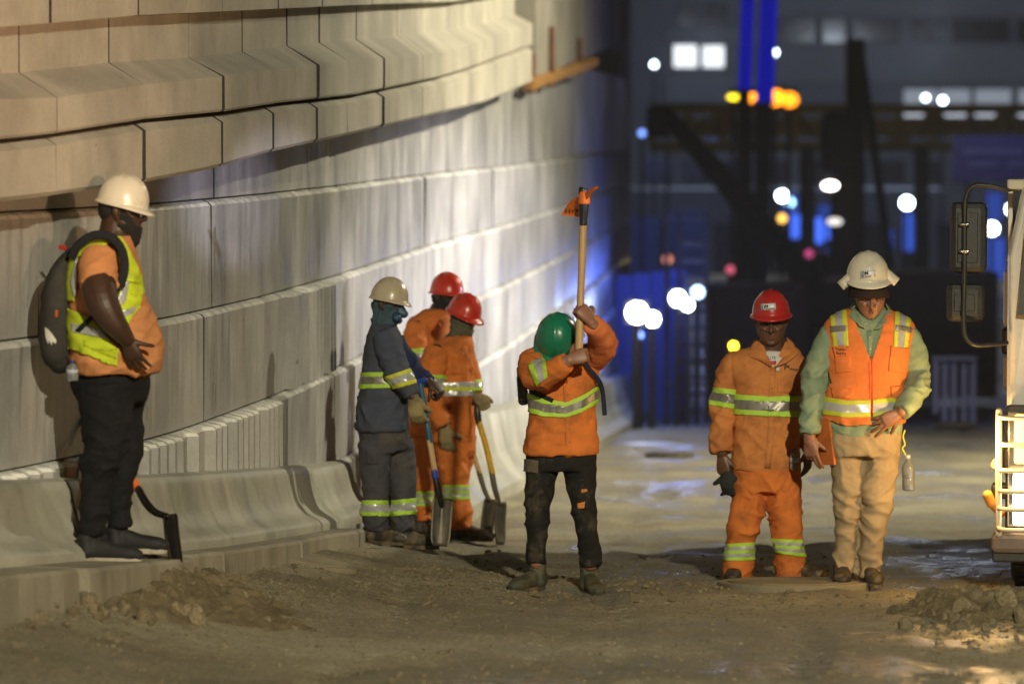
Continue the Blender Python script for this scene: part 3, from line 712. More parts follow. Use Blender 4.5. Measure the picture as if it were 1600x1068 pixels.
def bvh_of(objs):
    V, P, o = [], [], 0
    for ob in objs:
        if ob is None: continue
        V += [v.co.copy() for v in ob.data.vertices]; P += [tuple(i+o for i in f.vertices) for f in ob.data.polygons]; o = len(V)
    return BVHTree.FromPolygons(V, P)
def onto(fig, bvh, px, py, lift=.003, dflt=0.0):
    d = ray(px, py); c = CAMP-fig.o; h = bvh.ray_cast(c, d.normalized())
    if h[0] is None: return Vector(fig.p(px, py, dflt))
    return h[0]-d.normalized()*lift
def text(fig, objs, s, px, py, h, m, parent, ang=0.0, name='lettering', bold=.0, lift=.004, squash=1.0):
    c = bpy.data.curves.new('t', 'FONT'); c.body = s; c.size = 1; c.align_x = 'CENTER'; c.align_y = 'CENTER'; c.offset = bold; c.resolution_u = 2
    o = bpy.data.objects.new('t', c); COL.objects.link(o); dg = bpy.context.evaluated_depsgraph_get()
    me = bpy.data.meshes.new_from_object(o.evaluated_get(dg)); bpy.data.objects.remove(o)
    b = bvh_of(objs); ca, sa = math.cos(ang), math.sin(ang)
    for v in me.vertices:
        x, y = v.co.x*h*squash, v.co.y*h; v.co = onto(fig, b, px + x*ca - y*sa, py - (x*sa + y*ca), lift)
    me.update(); return link(name, me, m, parent)
def strip(fig, bvh, pts, wpx, name, m, parent=None, lift=.006, thick=.005, n=4, dflt=0.0):
    """a ribbon of cloth that lies on the figure along photo points"""
    P = catmull([(x, y, 0) for x, y in pts], n); bm = bmesh.new(); L = []
    for i, q in enumerate(P):
        t = P[min(i+1, len(P)-1)]-P[max(i-1, 0)]; t /= np.linalg.norm(t)+1e-9; nx, ny = -t[1], t[0]
        wv = wpx[min(int(i/n), len(wpx)-1)] if isinstance(wpx, (list, tuple)) else wpx
        L.append([bm.verts.new(onto(fig, bvh, q[0]+nx*wv*u, q[1]+ny*wv*u, lift, dflt)) for u in (-.5, -.17, .17, .5)])
    for a, b in zip(L[:-1], L[1:]):
        for k in range(3): bm.faces.new((a[k], a[k+1], b[k+1], b[k])).smooth = True
    bmesh.ops.recalc_face_normals(bm, faces=bm.faces[:]); 
    c = CAMP-fig.o
    if sum(f.normal.dot(f.verts[0].co-c) for f in bm.faces) > 0: bmesh.ops.reverse_faces(bm, faces=bm.faces[:])
    bmesh.ops.solidify(bm, geom=bm.faces[:], thickness=thick)
    me = bpy.data.meshes.new(name); bm.to_mesh(me); bm.free(); return link(name, me, m, parent or fig.root)

# ---- head
def frame(fwd, up):
    f = unit(fwd); r = unit(np.cross(f, up)); u = np.cross(r, f); return f, r, u
HS = [(-.113, .080, .028, .024), (-.100, .090, .000, .040), (-.080, .092, -.022, .052), (-.055, .093, -.055, .061), (-.028, .092, -.078, .067), (.0, .088, -.092, .071), (.028, .094, -.100, .0745), (.058, .089, -.101, .0755), (.085, .070, -.088, .066), (.105, .040, -.058, .046), (.113, .01, -.02, .02)]
def head_parts(c, fwd, up, k=1.0, fat=0.0, grow=0.0, zr=(-1, 1), face=True, nose=1.0):
    f, r, u = frame(fwd, up); parts = []; WF = 1.07
    hs = [h for h in HS if zr[0] <= h[0] <= zr[1]]
    P = [c + (u*z + f*(a+b)/2)*k for z, a, b, w_ in hs]
    V, Fc = [], []; n = 28; th = np.linspace(0, 2*np.pi, n, endpoint=False); rows = catmull([(z, (a+b)/2, (a-b)/2+grow, w_*WF+grow+fat*max(0, 1-abs(z+.05)/.07)) for z, a, b, w_ in hs], 3)
    for z, m, hl, hw in rows:
        cx = np.cos(th); sx = np.sin(th); hw_ = hw*(1-.10*np.clip(cx, 0, 1))
        V.append(c + k*(np.outer(np.full(n, z), u) + np.outer(m+cx*hl, f) + np.outer(np.sign(sx)*np.abs(sx)**.92*hw_, r)))
    m = len(rows); V = np.vstack(V)
    for i in range(m-1):
        for j in range(n): Fc.append((i*n+j, i*n+(j+1) % n, (i+1)*n+(j+1) % n, (i+1)*n+j))
    V = np.vstack([V, V[:n].mean(0), V[(m-1)*n:m*n].mean(0)])
    for j in range(n): Fc.append((m*n, (j+1) % n, j)); Fc.append((m*n+1, (m-1)*n+j, (m-1)*n+(j+1) % n))
    parts.append((V, Fc))
    def pt(x, y, z): return c + k*(r*x + f*y + u*z)
    if face:
        parts.append(tube([pt(0, .088, .020), pt(0, .102, .0), pt(0, .113*(.9+.1*nose), -.020), pt(0, .100, -.030)], np.array([.007, .0085, .0135, .010])*k*nose, np.array([.007, .008, .011, .008])*k, ref=r, n=10))
        for sx in (-1, 1):
            parts.append(tube([pt(.010*sx, .096, -.022), pt(.016*sx*nose, .098, -.025)], np.array([.008, .0085])*k, np.array([.008, .008])*k, n=8))
            parts.append(tube([pt(.012*sx, .091, .026), pt(.034*sx, .086, .029), pt(.055*sx, .070, .022)], np.array([.006, .008, .006])*k, np.array([.006, .007, .005])*k, n=8))
            parts.append(tube([pt(.035*sx, .076, -.022), pt(.054*sx, .058, -.016)], np.array([.014, .013])*k, np.array([.012, .012])*k, n=8))
            parts.append(tube([pt(.076*sx, -.004, .026), pt(.087*sx, -.014, .012), pt(.086*sx, -.012, -.010), pt(.077*sx, -.004, -.030)], np.array([.010, .017, .014, .009])*k, np.array([.006, .006, .006, .006])*k, ref=r*sx, n=10))
        parts.append(tube([pt(-.023, .083, -.056), pt(0, .0945, -.053), pt(.023, .083, -.056)], np.array([.003, .0062, .003])*k, np.array([.003, .0065, .003])*k, n=8, ref=u))
        parts.append(tube([pt(-.021, .081, -.065), pt(0, .0925, -.067), pt(.021, .081, -.065)], np.array([.003, .0075, .003])*k, np.array([.003, .007, .003])*k, n=8, ref=u))
        parts.append(tube([pt(-.012, .082, -.096), pt(.012, .082, -.096)], np.array([.014, .014])*k, np.array([.013, .013])*k, n=8))
    return parts
def face_details(fig, body, c, fwd, up, k=1.0, brow=M_hair):
    f, r, u = frame(fwd, up); me = body.data; v = getv(me)
    def pt(x, y, z): return c + k*(r*x + f*y + u*z)
    for sx in (-1, 1):
        e = pt(.032*sx, .088, .006); d = np.linalg.norm(v-e, axis=1); v = v - np.outer(np.exp(-(d/(.016*k))**2)*.011*k, f)
        e = pt(.010*sx, .104, -.033); d = np.linalg.norm(v-e, axis=1); v = v - np.outer(-np.exp(-(d/(.006*k))**2)*.004*k, u)
    e = pt(0, .090, -.0605); dz = (v-e)@u; dx = (v-e)@r; df = (v-e)@f
    g = np.exp(-(dz/(.0035*k))**2)*np.exp(-(dx/(.024*k))**4)*(np.abs(df) < .03*k); v = v - np.outer(g*.006*k, f)
    setv(me, v)
    for sx in (-1, 1):
        link('eye', mesh_np('eye', *tube([pt(.024*sx, .0735, .004), pt(.032*sx, .0765, .0045), pt(.040*sx, .0725, .004)], np.array([.005, .0095, .005])*k, np.array([.005, .0075, .005])*k, n=10, ref=u)), M_eye, fig.root)
        link('eyelid', mesh_np('eyelid', *tube([pt(.019*sx, .0765, .0085), pt(.032*sx, .0815, .0095), pt(.045*sx, .0735, .0075)], np.array([.004, .0085, .004])*k, np.array([.004, .0062, .004])*k, n=10, ref=u)), body.data.materials[0], fig.root)
        link('eyebrow', mesh_np('eyebrow', *tube([pt(.012*sx, .0945, .025), pt(.032*sx, .0925, .031), pt(.052*sx, .076, .026)], np.array([.0035, .0042, .0025])*k, np.array([.0035, .0035, .0025])*k, n=8, ref=u)), brow, fig.root)
    lp = remesh([tube([pt(-.021, .0835, -.0555), pt(0, .0965, -.0535), pt(.021, .0835, -.0555)], np.array([.002, .0055, .002])*k, np.array([.002, .005, .002])*k, n=8, ref=u), tube([pt(-.019, .0815, -.0655), pt(0, .0945, -.0675), pt(.019, .0815, -.0655)], np.array([.002, .0066, .002])*k, np.array([.002, .005, .002])*k, n=8, ref=u)], .003*k, 1)
    link('lips', lp, M_lip, fig.root)

# ---- helmet
def helmet(fig, c, fwd, up, m, k=1.0, peak=.05, ridge=.006, brim=.012, parent=None):
    f, r, u = frame(fwd, up); n = 56; bm = bmesh.new(); rows = []
    prof = [(0.0, 1.0), (.22, .975), (.42, .91), (.60, .80), (.76, .64), (.88, .46), (.955, .26), (.99, .08), (1.0, -.02), (1.004, -.06)]
    A, B, H = .112*k, .124*k, .130*k
    def pos(th, q, z, ext=0.0, dz=0.0):
        cx, sx = math.cos(th), math.sin(th); x = sx*(A*q+ext); y = cx*(B*q+ext)
        rr = 0
        if ridge and z > -.05:
            xn = x/A; fade = min(1, max(0, (z-.05)/.3))
            rr = (ridge*math.exp(-(xn/.10)**2) + ridge*.75*math.exp(-((abs(xn)-.36)/.06)**2))*fade
        return Vector(c + f*(y + .006*k) + r*x + u*(z*H+rr+dz))
    top = bm.verts.new(pos(0, 0, 1.0))
    for q, z in prof[1:]: rows.append([bm.verts.new(pos(2*math.pi*i/n, q, z)) for i in range(n)])
    def ex(i, t):
        th = 2*math.pi*i/n; cth = math.cos(th); return (brim + peak*max(0, cth)**1.6)*k*t
    for t, dz in ((.12, -.002), (.55, -.005), (1.0, -.012), (1.03, -.018)):
        rows.append([bm.verts.new(pos(2*math.pi*i/n, 1.004, -.06, ex(i, t), dz*k - (.012*k*max(0, math.cos(2*math.pi*i/n))**2*t))) for i in range(n)])
    for i in range(n): bm.faces.new((top, rows[0][i], rows[0][(i+1) % n])).smooth = True
    for a, b in zip(rows[:-1], rows[1:]):
        for i in range(n): bm.faces.new((a[i], b[i], b[(i+1) % n], a[(i+1) % n])).smooth = True
    bmesh.ops.recalc_face_normals(bm, faces=bm.faces[:]); bmesh.ops.solidify(bm, geom=bm.faces[:], thickness=.0035)
    me = bpy.data.meshes.new('helmet'); bm.to_mesh(me); bm.free()
    me.polygons.foreach_set('use_smooth', [True]*len(me.polygons))
    o = link('helmet', me, m, parent or fig.root)
    # inner headband
    P = [c + f*(math.cos(t)*.098*k) + r*(math.sin(t)*.079*k) - u*.012*k for t in np.linspace(0, 2*math.pi, 17)]
    link('headband', mesh_np('headband', *tube(P, [.004]*17, [.015]*17, n=6, ref=u, sub=2)), M_hband, o)
    return o

# ---- hand
def hand(Wr, fwd, nrm, thumb=1, curl=((20, 25, 15),)*4, spread=6, k=1.0, grow=0.0, tcurl=(30, 20), tang=45, palm_len=.092):
    """Wr wrist, fwd towards the knuckles, nrm out of the back of the hand; thumb=+1/-1 picks the thumb side"""
    f = unit(fwd); n = np.asarray(nrm, float); n = unit(n - f*np.dot(n, f)); l = np.cross(n, f)*thumb   # l: towards the thumb
    parts = []; g = grow
    parts.append(tube([Wr - f*.03*k, Wr, Wr + f*.035*k, Wr + f*palm_len*.75*k, Wr + f*palm_len*k], np.array([.026, .027, .036, .042, .039])*k+g, np.array([.019, .018, .019, .016, .012])*k+g, n=16, ref=n, power=2.3))
    base = [.0300, .0105, -.0100, -.0295]; le = [(.042, .026, .021), (.046, .030, .022), (.043, .028, .021), (.034, .021, .018)]; ra = [.0092, .0095, .0090, .0080]
    def rot(v, ax, a):
        a = math.radians(a); return v*math.cos(a) + np.cross(ax, v)*math.sin(a) + ax*np.dot(ax, v)*(1-math.cos(a))
    for i in range(4):
        cu = curl[i] if len(curl) > 1 else curl[0]
        d = rot(f, n, 0); d = unit(f + l*math.tan(math.radians(spread*(1.5-i)/1.5))*1.0)
        ax = unit(np.cross(n, d))                       # bending about this axis sends d towards -n
        b = Wr + f*palm_len*.93*k + l*base[i]*k - n*.002*k; pts = [b - d*.012*k]; r = [ra[i]*1.1]; pts.append(b); r.append(ra[i]*1.1)
        for ph in range(3):
            d = rot(d, ax, cu[ph]); b = b + d*le[i][ph]*k; pts.append(b); r.append(ra[i]*(1.0-.07*ph-(.06 if ph == 2 else 0)))
        rr = np.array(r)*k+g; parts.append(tube(pts, rr, rr, n=10, ref=ax, sub=3))
    tb = Wr + f*.022*k + l*.026*k - n*.006*k; d = unit(f*math.cos(math.radians(tang)) + l*math.sin(math.radians(tang)) - n*.25)
    ax = unit(np.cross(l, f)); ax = ax if True else ax
    pts = [tb - d*.012*k, tb]; r = [.014, .0145]
    pts.append(tb + d*.040*k); r.append(.0115)
    q = unit(d*math.cos(math.radians(tcurl[0])) - n*math.sin(math.radians(tcurl[0]))); pts.append(pts[-1] + q*.030*k); r.append(.0105)
    q2 = unit(q*math.cos(math.radians(tcurl[1])) - n*math.sin(math.radians(tcurl[1]))); pts.append(pts[-1] + q2*.024*k); r.append(.0090)
    rr = np.array(r)*k+g; parts.append(tube(pts, rr, rr, n=10, ref=n, sub=3))
    return parts
GRIP = ((62, 75, 45), (66, 78, 48), (68, 78, 48), (70, 75, 45)); RELAX = ((22, 28, 15), (26, 32, 18), (30, 34, 20), (34, 36, 20))

# ---- boot on the ground
def boot(fig, px, py, dy, ang, L=.29, m=None, ms=None, shaft=.13, wd=.052, zoff=None, lace=True, name='boot', low=False):
    m = m or M_boot; ms = ms or M_sole; a = math.radians(ang); f = V3(math.cos(a), math.sin(a), 0); r = V3(-f[1], f[0], 0); u = V3(0, 0, 1)
    q = fig.p(px, py, dy); wx, wy = q[0]+fig.o.x, q[1]+fig.o.y
    z0 = (float(ground_z([wx], [wy], False)[0]) + .004 if zoff is None else zoff) - fig.o.z
    A = V3(q[0], q[1], z0); slope = 0
    def pt(x, y, z): return A + f*x + r*y + u*z
    S = [(-.075, .050, .034, .040), (-.045, .060, .040, .050), (0, .062, .042, .056), (.05, .055, .042, .050), (.10, .044, .046, .042), (.15, .038, .050, .038), (.19, .034, .046, .034), (.215, .027, .032, .026)]
    kx = L/.29; kw = wd/.052
    parts = [tube([pt(x*kx, 0, .012+h*.86) for x, h, w_, hh in S], [w_*kw for *_, w_, hh in S], [hh for *_, hh in S], n=18, ref=(0, 0, 1), power=2.4)]
    parts.append(tube([pt(-.012, 0, .05), pt(-.018, 0, .10), pt(-.020, 0, shaft)], [.050*kw, .045*kw, .047*kw], [.060, .054, .056], n=18, ref=r))
    if not low: parts.append(tube([pt(.02, 0, .085), pt(.06, 0, .062), pt(.10, 0, .05)], [.022, .022, .02], [.012, .012, .01], n=10))
    o = fig.add(name, parts, m, .007, 2, .0015, [(pt(.03, 0, .08), .07, .8)], seed=ang % 7)
    n = 22; th = np.linspace(0, 2*np.pi, n, endpoint=False)
    V, Fc = [], []
    for z in (0, .024):
        for t in th:
            c, s_ = math.cos(t), math.sin(t); x = .07*kx + c*.158*kx; wdt = .047*kw*(1 + .12*math.cos(t-.2)) ; V.append(pt(x, s_*abs(s_)**-.25*wdt if abs(s_) > 1e-6 else 0, z if not low else z*(1.0)))
    for j in range(n): Fc.append((j, (j+1) % n, n+(j+1) % n, n+j))
    Fc.append(tuple(range(n))[::-1]); Fc.append(tuple(range(n, 2*n)))
    link('sole', mesh_np('sole', V, Fc, False), ms, o)
    if lace:
        for k_ in range(4):
            x = (.035+.026*k_)*kx; z = .112-.021*k_
            link('lace', mesh_np('lace', *tube([pt(x, -.026, z-.006), pt(x+.006, 0, z+.006), pt(x, .026, z-.006)], [.0028]*3, [.0028]*3, n=6)), M_lace, o)
    return o
def body(fig, parts, m, voxel=.0046): return fig.add('body', parts, m, voxel, 2, decim=.30)
def collar(fig, specs, m, parent, thick=.005):
    for pts in specs:   # each flap: list of (px,py,dy) quads outline
        bm = bmesh.new(); vs = [bm.verts.new(Vector(fig.p(*q))) for q in pts]; n2 = len(vs)//2
        for i in range(n2-1): bm.faces.new((vs[i], vs[i+1], vs[n2+i+1], vs[n2+i])).smooth = True
        bmesh.ops.subdivide_edges(bm, edges=bm.edges[:], cuts=2, use_grid_fill=True, smooth=.3)
        bmesh.ops.recalc_face_normals(bm, faces=bm.faces[:]); bmesh.ops.solidify(bm, geom=bm.faces[:], thickness=thick)
        me = bpy.data.meshes.new('collar'); bm.to_mesh(me); bm.free(); link('collar', me, m, parent)
def smallprint(fig, objs, x0, x1, y0, y1, h, m, parent, n=7):
    b = bvh_of(objs); r = random.Random(int(x0*7))
    for k in range(n):
        if r.random() < .15: continue
        t = (k+.5)/n; x = x0+(x1-x0)*t; y = y0+(y1-y0)*t; w_ = (x1-x0)/n*.36; hh = h*r.uniform(.35, .5)
        bm = bmesh.new(); vs = [bm.verts.new(onto(fig, b, x+a*w_, y+c*hh, .006)) for a, c in ((-1, 1), (1, 1), (.8, -1), (-.6, -1))]; bm.faces.new(vs); bm_obj('print_mark', bm, m, parent)
def buttons(fig, bvh, pts, parent, r=.006, m=None):
    for x, y in pts:
        c = np.array(onto(fig, bvh, x, y, .004)); link('button', mesh_np('button', *tube([c+V3(0, .003, 0), c-V3(0, .003, 0)], [r, r*.9], [r, r*.9], n=10, ref=(1, 0, 0), cap='flat', sub=1)), m or M_btn, parent)
# ------------------------------------------------------------------ 1 heavy man with beard and backpack, in profile
FZ = CZ-(1.5+.046*20.42)+.37
g1 = Fig('heavy bearded man in yellow vest, orange shirt and black jeans standing sideways on the footing', 178, 864, 20.42)
g = g1
tee_t = [(186, 366, 0, 22, .11), (176, 378, 0, 36, .18), (164, 396, 0, 50, .235), (162, 425, 0, 57, .25), (167, 460, 0, 62, .255), (175, 500, 0, 70, .26), (181, 540, 0, 75, .27), (181, 570, 0, 73, .27), (180, 583, 0, 70, .26)]
nsl = [(156, 402, -.19, 27), (153, 425, -.26, 31), (155, 446, -.31, 29)]
farm = [(158, 402, .19, 27), (170, 440, .27, 26), (185, 480, .30, 22)]
shirt = g.add('tee_shirt', [g.tb(tee_t, n=28, vert=True, power=2.25, cap='flat')], M_tee, .012, 2, .013, [(g.p(215, 500, -.2), .2, .9), (g.p(160, 560, -.2), .2, .8)], seed=1, ff=.8)
slv = g.add('sleeve', [g.tb(nsl, 1.1, cap='flat')], M_tee, .010, 1, .010, [(g.p(165, 440, -.3), .12, 1)], seed=2); g.add('sleeve', [g.tb(farm, 1.1, cap='flat')], M_tee, .012, 1, .008, seed=3)
HC1 = g.p(190, 331, 0); H1f, H1u = (.99, -.10, -.10), (.10, 0, 1)
arm = [(156, 410, -.19, 23), (154, 436, -.29, 27), (160, 470, -.37, 25.5), (172, 495, -.38, 22), (186, 514, -.37, 17), (198, 529, -.34, 12.5)]
wr = g.p(199, 530, -.34)
hp = hand(wr, (.34, .12, -.92), (-.25, -1, .0), thumb=1, curl=((14, 18, 10), (16, 18, 10), (18, 20, 10), (18, 22, 10)), spread=13, k=1.0, tang=52, tcurl=(14, 10))
farm_s = [(158, 402, .19, 22), (178, 460, .30, 20), (196, 505, .30, 16), (205, 540, .24, 12)]
fh = hand(g.p(206, 545, .23), (.3, -.1, -.95), (0, 1, 0), thumb=-1, curl=RELAX)
skin = head_parts(HC1, H1f, H1u, 1.03, fat=.010) + [g.tb([(182, 378, 0, 30), (182, 355, 0, 26), (184, 335, 0, 23)], 1.0)] + [g.tb(tee_t[:-1], n=20, grow=.8, vert=True)] + [g.tb(arm, 1.05)] + hp + [g.tb(farm_s, 1.0)] + fh
skin += [g.tb([(163, 600, -.11, 34), (163, 700, -.12, 26), (147, 770, -.1, 17), (145, 832, -.1, 13)]), g.tb([(190, 600, .12, 34), (200, 690, .13, 20), (188, 760, .13, 15), (190, 818, .13, 12)]), g.tb([(178, 565, 0, 46, .17), (174, 615, 0, 36, .13)])]
b1 = body(g, skin, M_skin_dark); face_details(g, b1, HC1, H1f, H1u, 1.03)
f_, r_, u_ = frame(H1f, H1u)
def hp_(x, y, z, c=None): return HC1 + r_*x + f_*y + u_*z
g.add('beard', head_parts(HC1 - u_*.006 + f_*.004, H1f, H1u, 1.03, fat=.008, grow=.010, zr=(-1, -.05), face=False) + [tube([hp_(0, .030, -.045), hp_(0, .058, -.085), hp_(0, .066, -.125), hp_(0, .062, -.152)], [.070, .062, .050, .030], [.050, .046, .040, .026], n=18, ref=f_), tube([hp_(-.075, .012, .024), hp_(-.074, .020, -.012), hp_(-.064, .034, -.045), hp_(-.056, .046, -.085)], [.013, .030, .044, .048], [.008, .010, .013, .016], n=14), tube([hp_(.075, .012, .024), hp_(.074, .020, -.012), hp_(.064, .034, -.045), hp_(.056, .046, -.085)], [.013, .030, .044, .048], [.008, .010, .013, .016], n=14), tube([hp_(-.034, .078, -.050), hp_(0, .101, -.040), hp_(.034, .078, -.050)], [.007, .008, .007], [.007, .007, .007], n=8)], M_hair, .005, 1, .004, seed=5, ff=5)
g.add('hair', head_parts(HC1, H1f, H1u, 1.03, grow=.004, zr=(.0, 1), face=False) and [tube([hp_(0, -.045, .06), hp_(0, -.055, .02), hp_(0, -.056, -.02), hp_(0, -.052, -.05)], [.084, .087, .078, .05], [.062, .060, .052, .03], n=18, ref=f_)], M_hair, .006, 1, .004, seed=6, ff=5)
h1 = helmet(g, HC1 + u_*.050 + f_*-.004, (.97, -.1, -.22), (.22, 0, 1), M_hwhite, 1.02, peak=.028, brim=.009)
g.add('goggle_strap', [tube([hp_(-.083, -.04, .028), hp_(-.086, .0, .03), hp_(-.080, .04, .032)], [.004]*3, [.012]*3, n=8, ref=u_)], M_hband, .004, 0)
# trousers, shoes
nl = [(166, 604, -.11, 48), (166, 650, -.13, 41), (163, 695, -.13, 35), (154, 728, -.12, 29), (149, 762, -.11, 25), (146, 800, -.10, 22), (144, 824, -.10, 21), (143, 836, -.10, 20)]
fl = [(188, 604, .11, 44), (194, 650, .13, 31), (202, 685, .13, 23), (197, 715, .13, 23), (188, 760, .13, 22), (187, 795, .13, 19), (189, 822, .13, 18)]
tr = g.add('jeans', [g.tb([(173, 574, 0, 60, .22), (173, 600, 0, 62, .22), (177, 632, 0, 50, .2)], cap='flat'), g.tb(nl, 1.0, cap='flat'), g.tb(fl, 1.05, cap='flat')], M_black_den, .011, 2, .014, [(g.p(150, 720, -.2), .12, 1.2), (g.p(145, 800, -.15), .09, .7), (g.p(188, 790, .1), .09, .7), (g.p(200, 640, -.1), .15, .8)], seed=4)
boot(g, 142, 862, -.10, -8, .315, M_sneak, M_solew, .11, .05, zoff=FZ, lace=True, name='shoe', low=True)
boot(g, 186, 850, .14, -4, .30, M_sneak, M_solew, .11, .05, zoff=FZ+.02, lace=True, name='shoe', low=True)
# vest: yellow-green with grey tape
vp = [[(108, 398), (150, 368), (184, 378), (150, 392), (122, 405)], [(102, 398), (130, 400), (123, 440), (123, 470), (102, 470)], [(103, 470), (122, 470), (146, 500), (186, 520), (186, 545), (105, 545)], [(105, 545), (186, 545), (184, 574), (158, 563), (113, 545)],
      [(170, 374), (188, 372), (203, 398), (218, 430), (186, 452), (184, 415)], [(186, 452), (218, 430), (222, 455), (215, 482), (196, 508), (176, 490)]]
vest = patch(g, shirt, vp, 'safety_vest', [M_yel], .014, .006)
if vest:
    gb = [[(119, 404), (131, 399), (122, 432), (110, 440)], [(110, 440), (122, 430), (134, 478), (116, 466)], [(112, 505), (185, 520), (185, 533), (112, 518)], [(196, 440), (204, 428), (196, 470), (180, 488), (180, 474)], [(183, 487), (214, 478), (208, 489), (186, 499)]]
    for q in gb: patch(g, vest, [q], 'grey_tape', [M_silv], .004, .003, parent=vest)
    patch(g, vest, [[(196, 432), (219, 438), (217, 444), (193, 437)]], 'pocket_flap', [M_yel], .007, .006, parent=vest); patch(g, vest, [[(203, 444), (216, 446), (212, 464), (202, 458)]], 'pocket', [M_yel], .006, .006, parent=vest)
    patch(g, vest, [[(182, 534), (182, 560), (132, 540), (132, 532)]], 'pocket', [M_yel], .006, .005, parent=vest)
bv1 = bvh_of([shirt, slv, vest, b1])

# backpack (worn, a thing of its own)
bp = Fig('dark grey backpack with zigzag teeth patch hanging on the heavy man', 88, 480, 20.42, 'backpack', None, 'backpack'); q = bp
bag = q.add('bag_body', [q.tb([(114, 398, 0, 12, .12), (106, 415, 0, 20, .15), (98, 445, 0, 27, .17), (93, 490, 0, 30, .18), (91, 530, 0, 29, .18), (94, 555, 0, 26, .17), (97, 565, 0, 20, .14)], n=24, power=2.6)], cloth('grey_pack_cloth', (.042, .04, .036), (.06, .055, .045)), .011, 2, .010, [], seed=8)
q.add('front_pocket', [q.tb([(78, 500, -.02, 12, .14), (78, 530, -.02, 14, .15), (84, 555, -.02, 14, .14)], n=18, power=2.6)], bag.data.materials[0], .010, 2, .006, seed=9)
bvb = bvh_of([bag])
def flatpoly(fig, bvh, pts, name, m, parent, lift=.004):
    bm = bmesh.new(); vs = [bm.verts.new(onto(fig, bvh, x, y, lift)) for x, y in pts]; bm.faces.new(vs); bmesh.ops.triangulate(bm, faces=bm.faces[:])
    c = CAMP-fig.o
    if sum(f.normal.dot(f.verts[0].co-c) for f in bm.faces) > 0: bmesh.ops.reverse_faces(bm, faces=bm.faces[:])
    bmesh.ops.solidify(bm, geom=bm.faces[:], thickness=.002); me = bpy.data.meshes.new(name); bm.to_mesh(me); bm.free(); return link(name, me, m, parent)
flatpoly(q, bvh_of([bag] + [c for c in q.root.children if c.name.startswith('front_pocket')]), [(70, 511), (75, 514), (81, 521), (88, 531), (87, 537), (82, 533), (81, 539), (76, 531), (75, 537), (71, 526)], 'teeth_patch', M_white_tee, bag)
M_tagr = cloth('red_tag', (.42, .03, .015)); M_tago = cloth('orange_tag', (.40, .10, .02))
link('pull_tab', mesh_np('pull_tab', *tube([q.p(104, 389, -.05), q.p(97, 386, -.06), q.p(92, 387, -.06)], [.010, .012, .008], [.003]*3, n=8)), M_tagr, q.root)
strip(q, bvb, [(88, 484), (88, 496)], 5, 'brand_tab', M_tago, bag)
def freestrap(fig, name, pts, wpx, m, thick=.006, parent=None):
    P = [fig.p(*a) for a in pts]; me = mesh_np(name, *tube(P, [wpx*fig.k/2]*len(P), [thick]*len(P), n=10, power=4, sub=5)); return link(name, me, m, parent or fig.root)
freestrap(q, 'shoulder_strap', [(112, 402, -.20), (122, 383, -.22), (145, 368, -.235), (170, 369, -.245), (187, 384, -.262), (194, 405, -.275), (194, 425, -.285), (188, 447, -.292)], 14, M_strap, .008)
freestrap(q, 'lower_strap', [(186, 450, -.292), (172, 470, -.29), (150, 490, -.30), (128, 510, -.27), (112, 528, -.19)], 8, M_strap, .004)
strip(q, bv1, [(183, 420), (190, 424)], 7, 'strap_stitch', M_tagr, q.root, lift=.035)
bag.parent = q.root
def bottle(label, px, py0, py1, d, rpx, cap, group=None, tilt=0, lab=True):
    f = Fig(label, px, py1, d, 'bottle', group, 'water_bottle'); hh = (py1-py0)*f.k; r = rpx*f.k; zz = [(0, .6), (.02, .92), (.06, 1), (.30, 1), (.34, .94), (.38, 1), (.58, 1), (.66, .98), (.76, .75), (.86, .36), (.90, .32)]
    ax = V3(math.sin(tilt), 0, math.cos(tilt))
    o = link('bottle_body', mesh_np('bottle_body', *tube([ax*z*hh for z, _ in zz], [k*r for _, k in zz], [k*r for _, k in zz], n=18, cap='flat', sub=2)), M_pet, f.root)
    link('cap', mesh_np('cap', *tube([ax*.89*hh, ax*hh], [r*.38]*2, [r*.38]*2, n=14, cap='flat', sub=1)), cap, f.root)
    if lab: link('bottle_label', mesh_np('bottle_label', *tube([ax*.36*hh, ax*.58*hh], [r*1.012]*2, [r*1.012]*2, n=18, cap='flat', sub=1)), M_lab, f.root)
    return f
M_pet = mat('clear_plastic', (.62, .66, .68), .12, var=.05, bump=.3, bscale=40, bdist=.004); M_pet.node_tree.nodes['Principled BSDF'].inputs['Transmission Weight'].default_value = .75
M_lab = mat('bottle_label', (.45, .50, .55), .4); M_capb = mat('blue_cap', (.02, .03, .30), .4); M_capw = mat('white_cap', (.6, .6, .6), .4)
bottle('small water bottle with blue cap in the back pocket of the heavy man', 113, 563, 595, 20.2, 9.5, M_capb)

# ------------------------------------------------------------------ 7 man in white helmet, orange vest and khakis
g = g7 = Fig('tall man in white helmet, sage shirt, orange vest and khaki trousers walking with head bowed', 1340, 918)
tor = [(1358, 478, .03, 20, .075), (1358, 488, .03, 34, .10), (1358, 497, .02, 54, .12), (1358, 510, .01, 67, .13), (1358, 540, 0, 66, .14), (1354, 580, 0, 61, .145), (1351, 620, 0, 60, .15), (1350, 655, 0, 61, .15), (1350, 676, 0, 59, .15)]
sh = g.add('shirt', [g.tb(tor, n=28, vert=True, power=2.5, cap='flat'), g.tb([(1345, 660, -.08, 26, .08), (1342, 682, -.09, 20, .07), (1350, 694, -.10, 10, .05)], cap='flat')], M_green, .011, 2, .010, [(g.p(1345, 680, -.1), .12, 1)], seed=11)
lsl = [(1318, 516, 0, 15), (1302, 524, 0, 21), (1290, 545, .0, 22), (1279, 582, .02, 21.5), (1272, 625, 0, 20), (1266, 665, -.04, 16.5), (1265, 678, -.05, 16)]
